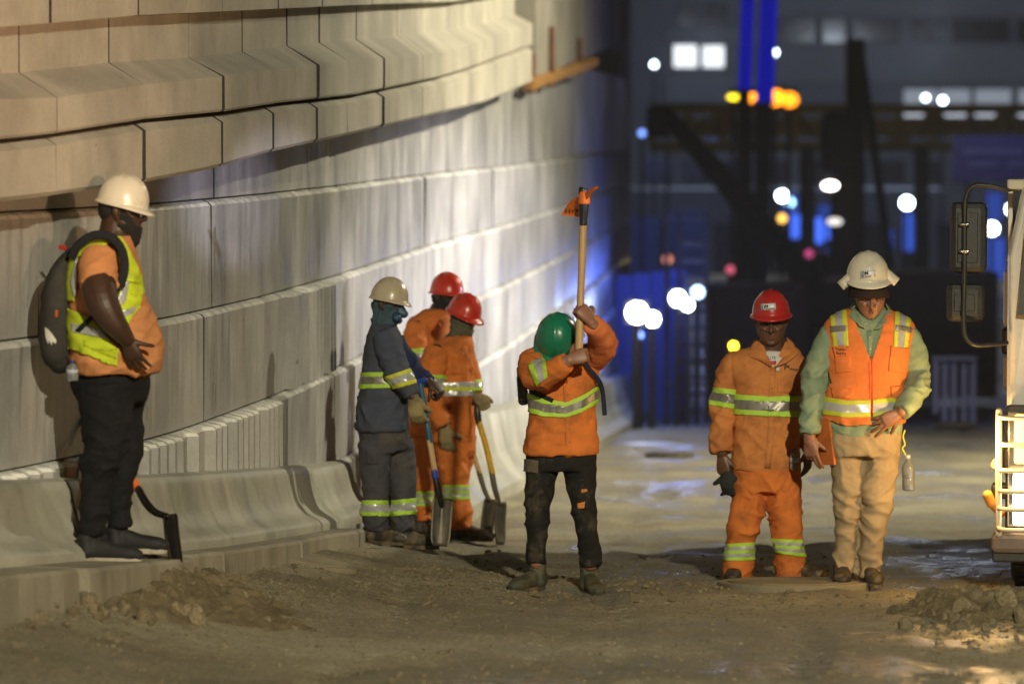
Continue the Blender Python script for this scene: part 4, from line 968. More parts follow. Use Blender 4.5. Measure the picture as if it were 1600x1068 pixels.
rsl = [(1398, 516, 0, 15), (1414, 524, 0, 21), (1425, 548, 0, 22), (1431, 585, .0, 21.5), (1431, 608, -.06, 20), (1419, 630, -.15, 17.5), (1408, 643, -.20, 15.5)]
sL = g.add('sleeve', [g.tb(lsl, 1.05, cap='flat')], M_green, .010, 1, .013, [(g.p(1279, 590, -.05), .15, 1), (g.p(1268, 660, -.05), .09, 1)], seed=12)
sR = g.add('sleeve', [g.tb(rsl, 1.05, cap='flat')], M_green, .010, 1, .014, [(g.p(1435, 600, -.08), .13, 1.2)], seed=13)
HC = g.p(1360, 458, -.075); Hf, Hu = (.0, -.90, -.44), (0.0, -.44, .90)
wl = g.p(1265, 682, -.05); wr = g.p(1406, 645, -.20)
hl = hand(wl, (.10, -.10, -1), (-.5, -.85, 0), thumb=1, curl=((14, 22, 14), (18, 26, 16), (40, 50, 25), (48, 52, 25)), k=1.12, tang=38)
hr = hand(wr, (-.88, -.06, -.46), (.25, -1, .25), thumb=1, curl=((10, 16, 8), (14, 18, 10), (18, 22, 10), (20, 24, 12)), spread=11, k=1.08, tang=36)
skin = head_parts(HC, Hf, Hu, 1.08, fat=.008) + [g.tb([(1358, 505, .03, 21), (1359, 488, .0, 19.5), (1360, 470, -.03, 17)], 1.0)] + [g.tb(tor[:-1], n=20, grow=.78, vert=True)] + [g.tb([(a, b, c, r*.6) for a, b, c, r in lsl] + [(1265, 690, -.05, 9.5)]), g.tb([(a, b, c, r*.6) for a, b, c, r in rsl])] + hl + hr
lL = [(1323, 690, 0, 32), (1325, 730, 0, 28), (1325, 770, -.01, 25), (1324, 805, -.02, 22.5), (1322, 845, 0, 19), (1320, 880, .01, 17.5), (1319, 896, .01, 18)]
lR = [(1377, 690, 0, 33), (1376, 730, -.02, 30), (1373, 770, -.05, 27), (1368, 805, -.06, 23), (1362, 850, -.03, 20), (1358, 885, 0, 18.5), (1356, 902, 0, 19)]
skin += [g.tb([(a, b, c, r*.66) for a, b, c, r in lL]), g.tb([(a, b, c, r*.66) for a, b, c, r in lR])]
b7 = body(g, skin, M_skin_tan); face_details(g, b7, HC, Hf, Hu, 1.08)
g.add('trousers', [g.tb([(1349, 664, 0, 61, .15), (1350, 690, 0, 59, .155), (1350, 712, 0, 56, .15)], cap='flat', power=2.3), g.tb(lL, 1.05, cap='flat', grow=.93), g.tb(lR, 1.05, cap='flat', grow=.93)], M_khaki, .010, 2, .011, [(g.p(1350, 715, -.1), .13, .8), (g.p(1324, 880, 0), .1, 1.3), (g.p(1358, 885, 0), .1, 1.3), (g.p(1370, 790, -.1), .15, .9), (g.p(1325, 790, -.1), .15, .9)], seed=14)
MZ = W(1340, 918, g.d).z+.026
boot(g, 1318, 907, .03, -96, .29, M_boot, M_sole, .13, zoff=MZ); boot(g, 1356, 912, .02, -80, .29, M_boot, M_sole, .13, zoff=MZ)
vp = [[(1282, 500), (1322, 480), (1330, 488), (1360, 562), (1360, 600), (1299, 600), (1294, 560)], [(1299, 600), (1360, 600), (1360, 663), (1322, 664), (1288, 653), (1288, 625)],
      [(1436, 500), (1394, 480), (1386, 490), (1362, 562), (1362, 600), (1410, 600), (1420, 560)], [(1410, 600), (1362, 600), (1362, 652), (1372, 663), (1412, 660), (1414, 630)]]
vest = patch(g, sh, vp, 'safety_vest', [M_vest], .016, .006)
vb = patch(g, sh, [[(1280, 480), (1440, 480), (1412, 600), (1412, 660), (1286, 660), (1298, 600)]], 'vest_back', [M_vest], .012, .005, facing='back')
bv = bvh_of([vest, sh])
YS = [M_limy, M_silv]
def vband(x0, x1, x2, x3, t, b):  # vertical shoulder tape: yellow / silver / yellow
    P, mi = [], []
    for k, (f0, f1) in enumerate(((0, .27), (.27, .73), (.73, 1))):
        P.append([(x0+(x1-x0)*f0, t), (x0+(x1-x0)*f1, t), (x2+(x3-x2)*f1, b), (x2+(x3-x2)*f0, b)]); mi.append(k % 2)
    return patch(g, vest, P, 'reflective_tape', YS, .004, .003, True, vest, mi)
vband(1296, 1323, 1303, 1326, 484, 541); vband(1399, 1425, 1396, 1418, 484, 543)
patch(g, vest, [[(1298, 510), (1323, 508), (1323, 517), (1299, 519)]], 'dark_tape', [M_silvd], .008, .003, parent=vest); patch(g, vest, [[(1399, 508), (1424, 512), (1423, 520), (1399, 517)]], 'dark_tape', [M_silvd], .008, .003, parent=vest)
band(g, vest, [(1286, 619, 647, 1322, 625, 652), (1322, 625, 652, 1360, 624, 651)], mats=YS, facing=True); band(g, vest, [(1364, 624, 651, 1414, 618, 645)], mats=YS, facing=True)
patch(g, vest, [[(1303, 541), (1327, 541), (1331, 580), (1307, 582)]], 'pocket', [M_vest], .007, .006, parent=vest); idt = patch(g, vest, [[(1303, 541), (1322, 540), (1324, 554), (1306, 557)]], 'name_tab', [M_vest], .014, .004, parent=vest)
patch(g, vest, [[(1392, 541), (1420, 544), (1415, 582), (1388, 580)]], 'pocket', [M_vest], .007, .006, parent=vest)
patch(g, vest, [[(1300, 605), (1334, 608), (1332, 618), (1326, 622), (1302, 620)]], 'pocket_flap', [M_vest], .008, .006, parent=vest); patch(g, vest, [[(1392, 604), (1412, 602), (1412, 618), (1396, 622), (1392, 616)]], 'pocket_flap', [M_vest], .008, .006, parent=vest)
strip(g, bvh_of([vest, sh]), [(1361, 556), (1361, 600), (1362, 648)], 4.5, 'zipper', mat('orange_zip', (.85, .12, .02), .5), vest, .004)
text(g, [vest, idt], 'Trabajo', 1313.5, 545.5, 5.6, M_text, vest, -.03, bold=.01); text(g, [vest, idt], 'Seguro', 1314.5, 551.5, 5.6, M_text, vest, -.03, bold=.01)
collar(g, [[(1338, 470, .02), (1334, 482, -.06), (1352, 512, -.145), (1326, 480, .04), (1327, 494, -.10), (1344, 508, -.155)], [(1382, 470, .02), (1388, 482, -.06), (1366, 514, -.145), (1392, 478, .04), (1394, 494, -.10), (1374, 512, -.155)]], M_green, sh)
strip(g, bvh_of([sh]), [(1359, 516), (1360, 560)], 7, 'placket', M_green, sh, .004); buttons(g, bvh_of([sh]), [(1353, 506), (1359, 527), (1360, 545)], sh, .005, M_white_tee)
f_, r_, u_ = frame(Hf, Hu)
hc = HC + u_*.055 + f_*.004
h7 = helmet(g, g.p(1356, 430, -.065), (0, -.96, -.18), (.0, -.18, .96), M_hwhite, 1.08, peak=.02, ridge=.005)
bvh7 = bvh_of([h7])
st = strip(g, bvh7, [(1344, 429.5), (1356, 428), (1368, 427)], 12, 'sticker', M_stick, h7, .003, .002); text(g, [h7, st], '(', 1347.5, 427.5, 12, M_text, h7, .06, bold=.01, lift=.007); text(g, [h7, st], 'JM', 1353, 427, 8, M_text, h7, .06, bold=.012, lift=.007); smallprint(g, [h7, st], 1351, 1368, 432, 430.6, 2.6, M_text, h7, 8)
# flip-up side cups and the dark sun shade
for cxp, cyp, s_ in ((1325, 437, -1), (1389, 431, 1)):
    c = g.p(cxp, cyp, -.09); ax = unit(V3(s_*.72, 0, -.62)); ay = unit(V3(s_*.62, 0, .72)); az = V3(0, -1, 0)
    bm = bmesh.new(); rows = []
    for t in np.linspace(-.055, .055, 5):
        rows.append([bm.verts.new(Vector(c + ax*t + ay*(math.cos(a)*.042-.012) + az*(math.sin(a)*.042))) for a in np.linspace(-1.9, 1.9, 11)])
    rows = rows
    for a, b in zip(rows[:-1], rows[1:]):
        for i in range(10): bm.faces.new((a[i], a[i+1], b[i+1], b[i])).smooth = True
    bm.faces.new(rows[0]); bm.faces.new(rows[-1][::-1])
    bmesh.ops.recalc_face_normals(bm, faces=bm.faces[:]); bmesh.ops.solidify(bm, geom=bm.faces[:], thickness=.003)
    me = bpy.data.meshes.new('side_cup'); bm.to_mesh(me); bm.free(); o = link('side_cup', me, M_hwhite, h7)
    for t in (-.04, .04):
        link('screw', mesh_np('screw', *tube([c+ax*t-ay*.05*0+az*.046, c+ax*t+az*.05], [.005]*2, [.005]*2, n=8, ref=(1, 0, 0), cap='flat', sub=1)), M_hwhite, h7)
V, Fc = [], []
for i, a in enumerate(np.linspace(math.radians(200), math.radians(340), 17)):
    cx, cy = math.cos(a), math.sin(a)
    for (rad, z) in ((.112, .0), (.132, -.084)): V.append(g.p(1357, 441, -.065) + V3(cx*rad*.99, cy*rad*1.08, z))
for i in range(16): Fc.append((2*i, 2*i+2, 2*i+3, 2*i+1))
bm = bmesh.new(); bm.from_mesh(mesh_np('x', V, Fc)); bmesh.ops.recalc_face_normals(bm, faces=bm.faces[:]); bmesh.ops.solidify(bm, geom=bm.faces[:], thickness=.003); bm_obj('sun_shade', bm, cloth('dark_shade', (.022, .014, .014)), h7, True)
bt = bottle('clear empty plastic bottle hanging on yellow cord by the white helmeted man', 1420, 710, 766, g.d-.05, 10, M_capw, tilt=-.03, lab=False)
link('cord', mesh_np('cord', *tube([bt.p(1414, 672, 0), bt.p(1411, 682, -.01), bt.p(1414, 694, 0), bt.p(1410, 700, 0), bt.p(1416, 712, 0)], [.005]*5, [.005]*5, n=8)), M_limy, bt.root)
nb = Fig('orange notebook held against the thigh of the white helmeted man', 1285, 690, g.d-.02, 'notebook', None, 'notebook')
box('cover', -.006, .010, -.09, .09, -.13, .14, M_or, nb.root, .003, Matrix.Rotation(-.12, 4, 'Y') @ Matrix.Rotation(.6, 4, 'Z')); box('pages', -.003, .007, -.086, .086, -.132, .142, M_white_tee, nb.root, 0, Matrix.Rotation(-.12, 4, 'Y') @ Matrix.Rotation(.6, 4, 'Z'))

# ------------------------------------------------------------------ 6 man in red helmet and faded orange coverall
g = g6 = Fig('stocky man in red helmet and faded orange work suit walking and looking down', 1200, 908)
tor = [(1206, 530, .03, 20, .075), (1205, 540, .03, 32, .10), (1199, 550, .02, 52, .125), (1194, 562, .01, 62, .135), (1196, 590, 0, 57, .145), (1199, 620, 0, 53, .15), (1199, 650, 0, 52, .155), (1197, 690, 0, 54, .16), (1195, 718, 0, 54, .16), (1194, 733, 0, 52, .155)]
sh = g.add('work_jacket', [g.tb(tor, n=28, vert=True, power=2.4, cap='flat')], M_or2, .011, 2, .012, [(g.p(1230, 690, -.15), .15, .8), (g.p(1160, 700, -.1), .15, .6)], seed=21)
lsl = [(1164, 562, 0, 14), (1148, 568, 0, 20), (1138, 590, .0, 21), (1132, 622, 0, 20.5), (1130, 655, -.02, 19), (1128, 690, -.04, 17.5), (1128, 706, -.05, 16.5)]
rsl = [(1226, 562, .01, 14), (1241, 568, .01, 20), (1251, 592, .05, 21), (1257, 630, .07, 20), (1259, 670, .07, 17), (1262, 700, .05, 16)]
sL = g.add('sleeve', [g.tb(lsl, 1.05, cap='flat')], M_or2, .010, 1, .013, [(g.p(1131, 640, -.05), .12, 1), (g.p(1128, 695, -.05), .08, 1)], seed=22)
sR = g.add('sleeve', [g.tb(rsl, 1.05, cap='flat')], M_or2, .010, 1, .013, [(g.p(1257, 640, -.05), .15, 1)], seed=23)
HC = g.p(1205, 502, -.05); Hf, Hu = (-.06, -.97, -.22), (-.02, -.22, .97)
hl = hand(g.p(1128, 711, -.05), (.12, -.05, -1), (-.55, -.85, 0), thumb=1, curl=((48, 62, 35), (52, 66, 35), (56, 66, 35), (58, 62, 35)), k=1.1, tang=30)
hr = hand(g.p(1262, 706, .05), (.0, -.05, -1), (.8, -.5, 0), thumb=-1, curl=RELAX)
lL = [(1173, 745, 0, 31), (1169, 780, -.01, 28), (1163, 815, -.03, 25.5), (1157, 850, -.01, 24), (1153, 880, 0, 23.5), (1152, 903, .0, 22)]
lR = [(1222, 745, 0, 31), (1225, 780, -.03, 28), (1228, 810, -.05, 25), (1231, 845, -.04, 24), (1234, 880, -.01, 24), (1235, 903, 0, 22.5)]
skin = head_parts(HC, Hf, Hu, 1.08, fat=.010, nose=1.25) + [g.tb([(1205, 570, .02, 21), (1205, 556, .01, 20), (1205, 540, .0, 19), (1206, 522, -.02, 18.5)], 1.05)] + [g.tb(tor[:-1], n=20, grow=.78, vert=True)] + [g.tb([(a, b, c, r*.6) for a, b, c, r in lsl]), g.tb([(a, b, c, r*.6) for a, b, c, r in rsl])] + hl + hr + [g.tb([(a, b, c, r*.6) for a, b, c, r in lL]), g.tb([(a, b, c, r*.6) for a, b, c, r in lR])]
b6 = body(g, skin, M_skin_brown); face_details(g, b6, HC, Hf, Hu, 1.08)
g.add('undershirt', [g.tb([(1207, 553, 0, 25, .098), (1207, 566, -.01, 31, .118), (1207, 596, -.01, 29, .125)], cap='flat', power=2.2)], M_white_tee, .008, 1, .003, seed=24)
# jacket is open at the throat: cut a V and show the white undershirt
def vcut(fig, o, tri):
    bm = bmesh.new(); bm.from_mesh(o.data); c = CAMP-fig.o; P = [Vector(fig.p(x, y, 0)) for x, y in tri]; cen = sum(P, Vector())/3
    pls = []
    for i in range(3):
        a, b = P[i], P[(i+1) % 3]; n = (a-c).cross(b-c).normalized(); n = -n if n.dot(cen-a) > 0 else n; pls.append((a, n))
    for a, n in pls: bmesh.ops.bisect_plane(bm, geom=bm.verts[:]+bm.edges[:]+bm.faces[:], plane_co=a, plane_no=n)
    dl = [f for f in bm.faces if all(n.dot(f.calc_center_median()-a) < 1e-5 for a, n in pls) and f.normal.dot(f.calc_center_median()-c) < .25*(f.calc_center_median()-c).length]
    bmesh.ops.delete(bm, geom=dl, context='FACES'); bm.to_mesh(o.data); bm.free(); o.data.update()
vcut(g, sh, [(1189, 530), (1229, 530), (1208, 574)])
tr = g.add('work_trousers', [g.tb([(1196, 715, 0, 54, .155), (1198, 745, 0, 53, .16), (1198, 768, 0, 48, .15)], cap='flat', power=2.3), g.tb(lL, 1.1, cap='flat', grow=.96), g.tb(lR, 1.1, cap='flat', grow=.96)], M_or, .010, 2, .012, [(g.p(1198, 775, -.1), .13, .9), (g.p(1154, 890, 0), .1, 1.4), (g.p(1234, 890, 0), .1, 1.4), (g.p(1228, 810, -.1), .14, .9), (g.p(1163, 810, -.1), .14, .9)], seed=25)
band(g, sh, [(1144, 615, 646, 1200, 619, 650), (1200, 619, 650, 1256, 617, 652)], mats=[M_lime, M_silvd], off=.011); band(g, sL, [(1108, 604, 632, 1156, 609, 640)], mats=[M_lime, M_silvd]); band(g, sR, [(1232, 628, 655, 1282, 626, 655)], mats=[M_lime, M_silvd])
FRL = (0, .2, .4, .6, .8, 1)
band(g, tr, [(1126, 850, 876, 1182, 846, 874)], fr=FRL); band(g, tr, [(1204, 841, 862, 1260, 843, 870)], fr=FRL)
boot(g, 1150, 905, .03, -100, .28, M_boot, M_sole, .09); boot(g, 1242, 904, .0, -38, .28, M_boot, M_sole, .09)
bv = bvh_of([sh])
strip(g, bv, [(1208, 574), (1206, 620), (1204, 680), (1199, 732)], 10, 'placket', M_or2, sh, .004); buttons(g, bvh_of([sh]), [(1207, 585), (1206, 606), (1205, 640), (1203, 668), (1202, 690), (1200, 715)], sh, .006)
patch(g, sh, [[(1214, 590), (1244, 594), (1242, 614), (1214, 612)]], 'pocket', [M_or2], .006, .005, parent=sh)
collar(g, [[(1186, 528, .03), (1182, 544, -.05), (1205, 572, -.155), (1176, 532, .05), (1168, 556, -.10), (1190, 562, -.150)], [(1229, 526, .03), (1234, 544, -.06), (1211, 573, -.155), (1238, 530, .05), (1248, 552, -.09), (1228, 566, -.155)]], M_or2, sh)
text(g, [sh], '(', 1226.5, 572.5, 10, M_text, sh, -.1, bold=.02); text(g, [sh], 'JM', 1230, 572.5, 7, M_text, sh, -.1, bold=.03); smallprint(g, [sh], 1234, 1247, 575.5, 578, 2.8, M_text, sh, 7)
us = [c for c in g.root.children if c.name.startswith('undershirt')]
text(g, us, 'LLTE', 1206, 559, 6, mat('blue_print', (.05, .09, .16), .7, bump=0), us[0], 0, bold=.01); strip(g, bvh_of(us), [(1199, 567), (1213, 566)], 6, 'red_stripe', M_textr, us[0], .003, .002)
f_, r_, u_ = frame(Hf, Hu)
h6 = helmet(g, HC + u_*.060 + f_*.002, (-.06, -.985, -.10), (-.03, -.10, .985), M_hred, .98, peak=.022, ridge=.009)
st = strip(g, bvh_of([h6]), [(1188.5, 479.5), (1200, 479), (1212, 478)], 10, 'sticker', M_stick, h6, .003, .002); text(g, [h6, st], '(', 1191.5, 479.3, 10, M_text, h6, .05, bold=.01, lift=.007); text(g, [h6, st], 'JM', 1197, 478.5, 6.5, M_text, h6, .05, bold=.01, lift=.007); smallprint(g, [h6, st], 1196, 1210.5, 482.3, 481.3, 2.2, M_text, h6, 7)
gl = Fig('dark work gloves held in the hand of the man with red helmet', 1138, 740, g.d-.06, 'gloves', None, 'work_gloves')
gl.add('glove', [t for t in hand(gl.p(1136, 736, 0), (.0, 0, -1), (-.4, -.9, 0), 1, RELAX, spread=8, grow=.003)], M_dglove, .006, 1, .004, seed=3); gl.add('glove', [t for t in hand(gl.p(1140, 733, .03), (.12, .1, -1), (.4, -.9, 0), -1, RELAX, spread=10, grow=.003)], M_dglove, .006, 1, .004, seed=4)
bottle('small water bottle with blue cap in the trouser pocket of the red helmeted man', 1241, 700, 734, g.d-.17, 7, M_capb)

# ------------------------------------------------------------------ 5 man with green helmet lifting a mattock
g = g5 = Fig('man in green helmet, orange jacket and worn black jeans raising a mattock upright', 880, 924)
tor = [(880, 536, .06, 22, .08), (880, 544, .04, 38, .11), (880, 554, .02, 52, .14), (880, 575, 0, 55, .15), (880, 605, 0, 54, .15), (879, 640, 0, 52, .15), (878, 675, 0, 56, .155), (877, 698, 0, 59, .17), (877, 709, 0, 59, .172)]
sh = g.add('work_jacket', [g.tb(tor, n=28, vert=True, power=2.5, cap='flat'), g.tb([(884, 690, -.04, 26, .12), (890, 716, -.05, 14, .10)], cap='flat')], M_or, .011, 2, .011, [(g.p(855, 670, -.1), .15, .8)], seed=31)
rs = [(842, 563, .0, 24), (834, 569, -.10, 24.5), (835, 584, -.22, 23.5), (848, 588, -.31, 21), (868, 578, -.37, 18.5), (886, 566, -.41, 16)]
ls = [(918, 560, .0, 24), (934, 553, -.08, 21.5), (942, 541, -.18, 21), (940, 526, -.27, 19.5), (932, 513, -.35, 17), (925, 505, -.40, 14.5)]
sA = g.add('sleeve', [g.tb(rs, 1.05, cap='flat')], M_or, .010, 1, .011, [(g.p(840, 585, -.25), .12, 1)], seed=32)
sB = g.add('sleeve', [g.tb(ls, 1.05, cap='flat')], cloth('orange_sleeve_sidelit', (.60, .17, .06)), .010, 1, .011, [(g.p(940, 535, -.2), .12, 1)], seed=33)  # pinkish light from behind painted into this sleeve's orange
def hx(y): return 904 + (564-y)*.034
HD = -.385
hr = hand(g.p(888, 562, -.425), (.93, -.05, .30), (-.25, -.95, .25), thumb=1, curl=GRIP, spread=2, k=1.06, tang=62, tcurl=(48, 40))
hl = hand(g.p(925, 503, -.415), (-.62, -.12, .78), (.42, -.82, .20), thumb=-1, curl=GRIP, spread=2, k=1.06, tang=62, tcurl=(48, 40))
H5u = unit((-.12, -.74, .60)); H5c = g.p(872, 525, -.125); HC = H5c - H5u*.062; Hf, Hu = (-.08, -.60, -.74), tuple(H5u)
lL = [(849, 720, 0, 30), (845, 750, 0, 26), (841, 785, 0, 22), (839, 815, -.02, 19.5), (838, 850, 0, 17), (838, 872, .01, 16.5), (838, 879, .01, 16.5)]
lR = [(904, 720, 0, 30), (908, 755, -.01, 25.5), (912, 790, -.03, 21), (916, 825, -.03, 19), (920, 855, -.01, 17.5), (922, 874, 0, 17), (922, 882, 0, 17)]
skin = head_parts(HC, Hf, Hu, .97, face=False) + [g.tb([(880, 556, .03, 20), (879, 545, -.02, 18), (877, 535, -.07, 17)])] + [g.tb(tor[:-1], n=20, grow=.78, vert=True)] + [g.tb([(a, b, c, r*.6) for a, b, c, r in rs] + [(889, 562, -.42, 8.5)]), g.tb([(a, b, c, r*.6) for a, b, c, r in ls] + [(925, 503, -.41, 8.5)])] + hr + hl + [g.tb([(a, b, c, r*.66) for a, b, c, r in lL]), g.tb([(a, b, c, r*.66) for a, b, c, r in lR])]
b5 = body(g, skin, M_skin_tan)
M_blkneck = cloth('black_neck_cloth', (.012, .012, .014))
g.add('neck_gaiter', [g.tb([(872, 562, -.04, 30, .10), (872, 550, -.08, 27, .10), (874, 540, -.10, 24, .09)])], M_blkneck, .009, 1, .006, seed=34)
tr = g.add('jeans', [g.tb([(877, 702, 0, 54, .135), (877, 718, 0, 55, .14), (877, 734, 0, 50, .135)], cap='flat', power=2.3), g.tb(lL, 1.1, cap='flat', grow=.93), g.tb(lR, 1.1, cap='flat', grow=.93)], M_black_dirty, .009, 2, .010, [(g.p(840, 870, 0), .08, .9), (g.p(922, 870, 0), .08, .9), (g.p(914, 800, -.1), .12, 1), (g.p(840, 795, -.1), .12, 1)], seed=35)
patch(g, tr, [[(816, 716), (842, 719), (841, 738), (817, 736)]], 'torn_patch', [cloth('grey_patch', (.13, .105, .08))], .010, .006); 
patch(g, tr, [[(908, 764), (917, 763), (918, 767), (909, 770)]], 'knee_hole', [M_or2], .004, .003); patch(g, tr, [[(902, 786), (914, 783), (913, 793), (903, 794)]], 'knee_hole', [M_or2], .004, .003)
boot(g, 836, 905, .02, -128, .27, M_bootn, M_sole, .16); boot(g, 922, 908, .02, -78, .28, M_bootn, M_sole, .16)
BM = [M_lime, M_silvd]
band(g, sh, [(818, 610, 641, 850, 623, 651), (850, 623, 651, 884, 628, 652), (884, 628, 652, 908, 618, 644), (908, 618, 644, 940, 597, 624)], mats=BM, facing=True, off=.011)
band(g, sA, [(824, 566, 600, 832, 563, 597), (832, 563, 597, 852, 558, 592)] and [(826, 575, 592, 853, 560, 582)], mats=[M_lime, M_silv]) if False else None
patch(g, sA, [[(826, 572), (832, 563), (844, 598), (838, 602)], [(832, 563), (846, 560), (851, 592), (844, 598)], [(846, 560), (852, 562), (856, 590), (851, 592)]], 'reflective_band', [M_lime, M_silv], .005, .004, True, sA, [0, 1, 0])
bv = bvh_of([sh])
strip(g, bv, [(884, 592), (887, 640), (889, 714)], 10, 'placket', M_or, sh, .004); buttons(g, bvh_of([sh]), [(888, 616), (889, 650), (890, 670), (890, 690)], sh, .006)
collar(g, [[(858, 574, -.15), (872, 584, -.175), (884, 598, -.175), (862, 562, -.13), (874, 570, -.16), (884, 586, -.165)], [(910, 572, -.15), (896, 584, -.175), (886, 598, -.175), (906, 560, -.13), (894, 570, -.16), (884, 586, -.165)]], M_or, sh)
strip(g, bv, [(828, 610), (846, 618), (864, 626)], 7, 'chest_strap', M_strap, sh, .012)
freestrap(g, 'shoulder_strap', [(838, 540, -.06), (840, 552, -.13), (846, 570, -.155)], 9, M_strap); freestrap(g, 'shoulder_strap', [(908, 556, -.15), (920, 575, -.17), (934, 592, -.14), (940, 605, -.11), (943, 625, -.09), (945, 648, -.09)], 7.5, M_strapn, .003)
f_, r_, u_ = frame(Hf, Hu)
h5 = helmet(g, H5c, (-.08, -.60, -.74), tuple(H5u), M_hgreen, 1.10, peak=.035, ridge=.007)
pk = Fig('small dark backpack on the back of the man with green helmet', 880, 600, g.d+.2, 'backpack', None, 'backpack')
pk.add('bag_body', [pk.tb([(868, 535, 0, 22, .06), (872, 550, 0, 40, .09), (876, 590, 0, 44, .10), (878, 640, 0, 40, .09)], power=2.6)], M_strap, .014, 2)
rd = Fig('black radio holster hanging at the side of the man with green helmet', 818, 628, g.d+.02, 'radio holster', None, 'radio_holster')
M_radio = mat('black_radio', (.02, .02, .022), .4, bump=.2); M_grey = mat('grey_plastic', (.30, .30, .31), .4)
rd.add('holster', [rd.tb([(818, 626, 0, 8.5, .03), (816, 605, 0, 8, .03), (814, 590, 0, 7, .028)], power=4)], M_radio, .006, 1); rd.add('radio_top', [rd.tb([(814, 590, 0, 6, .024), (812, 576, 0, 5, .022)], power=4)], M_grey, .005, 1)
link('stud', mesh_np('stud', *tube([rd.p(815, 624, -.028), rd.p(815, 624, -.036)], [.006]*2, [.006]*2, n=10, ref=(1, 0, 0), cap='flat', sub=1)), M_silv, rd.root)
# mattock
mk = Fig('orange and black mattock with pale wooden handle held upright above the green helmet', 905, 566, g.d+HD, 'mattock', None, 'mattock')
M_wood = mat('pale_wood', (.52, .34, .16), .55, var=.3, vscale=6, stretch=(8, 8, .6), bump=.2, bscale=60); M_hor = mat('orange_paint', (.72, .16, .02), .45, var=.2, bump=.2, dirt=(.3, .08, .02), dirt_scale=12); M_hbk = mat('black_grip', (.016, .016, .02), .45, bump=.3)
hd = mk.add('handle', [mk.tb([(hx(566), 566, 0, 6.8), (hx(500), 500, 0, 6.2), (hx(420), 420, 0, 6.0), (hx(352), 352, 0, 6.3)], 1.25, n=14, cap='flat')], M_wood, .005, 1)
mk.add('grip_sleeve', [mk.tb([(hx(353), 353, 0, 6.0), (hx(340), 340, 0, 6.4), (hx(316), 318, 0, 8), (911.5, 297, 0, 7.5), (912, 293, 0, 6.5)], 1.25, n=14, cap='flat')], M_hbk, .005, 1)
mk.add('eye_collar', [mk.tb([(912.5, 319, 0, 9.5), (913, 306, 0, 9.5), (914, 299, 0, 8.5)], 1.35, n=16, cap='flat')], M_hor, .005, 1)
def plate(name, pts, th, m):
    bm = bmesh.new(); vs = [bm.verts.new(Vector(mk.p(*q))) for q in pts]; bm.faces.new(vs); bmesh.ops.triangulate(bm, faces=bm.faces[:]); bmesh.ops.solidify(bm, geom=bm.faces[:], thickness=th); return bm_obj(name, bm, m, mk.root)
bl = plate('adze_blade', [(907, 308, .03), (896, 310, .08), (889, 316, .13), (880, 330, .20), (877, 336, .21), (906, 339, .13), (908, 325, .05)], .008, M_hor)
plate('pick_blade', [(914, 304, -.02), (920, 299, -.06), (931, 293, -.15), (936, 292, -.18), (930, 297, -.16), (922, 306, -.08), (918, 312, -.03)], .010, M_hor)
smallprint(mk, [bl], 883, 904, 330.5, 329, 6.5, M_text, bl, 8)
# ------------------------------------------------------------------ 2 worker in slate blue
g = g2 = Fig('worker in beige helmet, blue cloth mask and slate blue work suit standing side on', 600, 853)
tor = [(601, 503, 0, 17, .08), (600, 512, 0, 22, .13), (600, 526, 0, 28, .18), (600, 550, 0, 32, .20), (600, 580, 0, 35, .20), (599, 620, 0, 39, .20), (598, 655, 0, 42, .205), (598, 672, 0, 42, .20)]
sh = g.add('work_jacket', [g.tb(tor, n=26, vert=True, power=2.3, cap='flat')], M_blue, .012, 2, .012, [(g.p(575, 640, -.1), .2, .6)], seed=41)
ns = [(601, 524, -.15, 19), (608, 550, -.20, 20), (618, 575, -.22, 19), (630, 595, -.24, 17.5), (641, 612, -.26, 14.5), (645, 620, -.27, 13)]
fs = [(615, 530, .17, 18), (628, 555, .18, 17), (645, 578, .12, 15.5), (663, 591, .04, 12.5), (670, 595, .01, 11.5)]
sA = g.add('sleeve', [g.tb(ns, 1.05, cap='flat')], M_blue, .010, 1, .012, [(g.p(620, 580, -.25), .12, 1)], seed=42); sB = g.add('sleeve', [g.tb(fs, 1.05, cap='flat')], M_navy, .010, 1, .011, [(g.p(640, 575, .1), .12, 1)], seed=43)
HC = g.p(606, 476, 0); Hf, Hu = (.92, -.35, -.10), (.1, 0, 1)
hn = hand(g.p(646, 622, -.27), (.22, -.05, -1), (-.2, -1, 0), 1, ((30, 40, 25),)*4 + ((30, 40, 25),), k=1.1, grow=.0, tang=30)
hng = hand(g.p(646, 622, -.27), (.22, -.05, -1), (-.2, -1, 0), 1, ((30, 40, 25),)*4 + ((30, 40, 25),), k=1.14, grow=.004, tang=30)
hf = hand(g.p(671, 596, .0), (.75, -.2, -.62), (.35, -.5, .75), -1, GRIP, k=1.05)
lL = [(586, 690, -.06, 27), (587, 730, -.07, 24), (587, 770, -.07, 21.5), (586, 805, -.06, 20.5), (587, 826, -.05, 19)]
lR = [(620, 690, .07, 26), (627, 730, .06, 23.5), (630, 770, .06, 20.5), (630, 805, .06, 19), (630, 826, .06, 18)]
skin = head_parts(HC, Hf, Hu, .98) + [g.tb([(600, 518, 0, 17), (602, 500, 0, 15), (604, 486, 0, 14)])] + [g.tb(tor[:-1], n=18, grow=.78, vert=True)] + [g.tb([(a, b, c, r*.6) for a, b, c, r in ns]), g.tb([(a, b, c, r*.6) for a, b, c, r in fs])] + hn + hf + [g.tb([(a, b, c, r*.62) for a, b, c, r in lL]), g.tb([(a, b, c, r*.62) for a, b, c, r in lR])]
b2 = body(g, skin, M_skin_dark); face_details(g, b2, HC, Hf, Hu, .98)
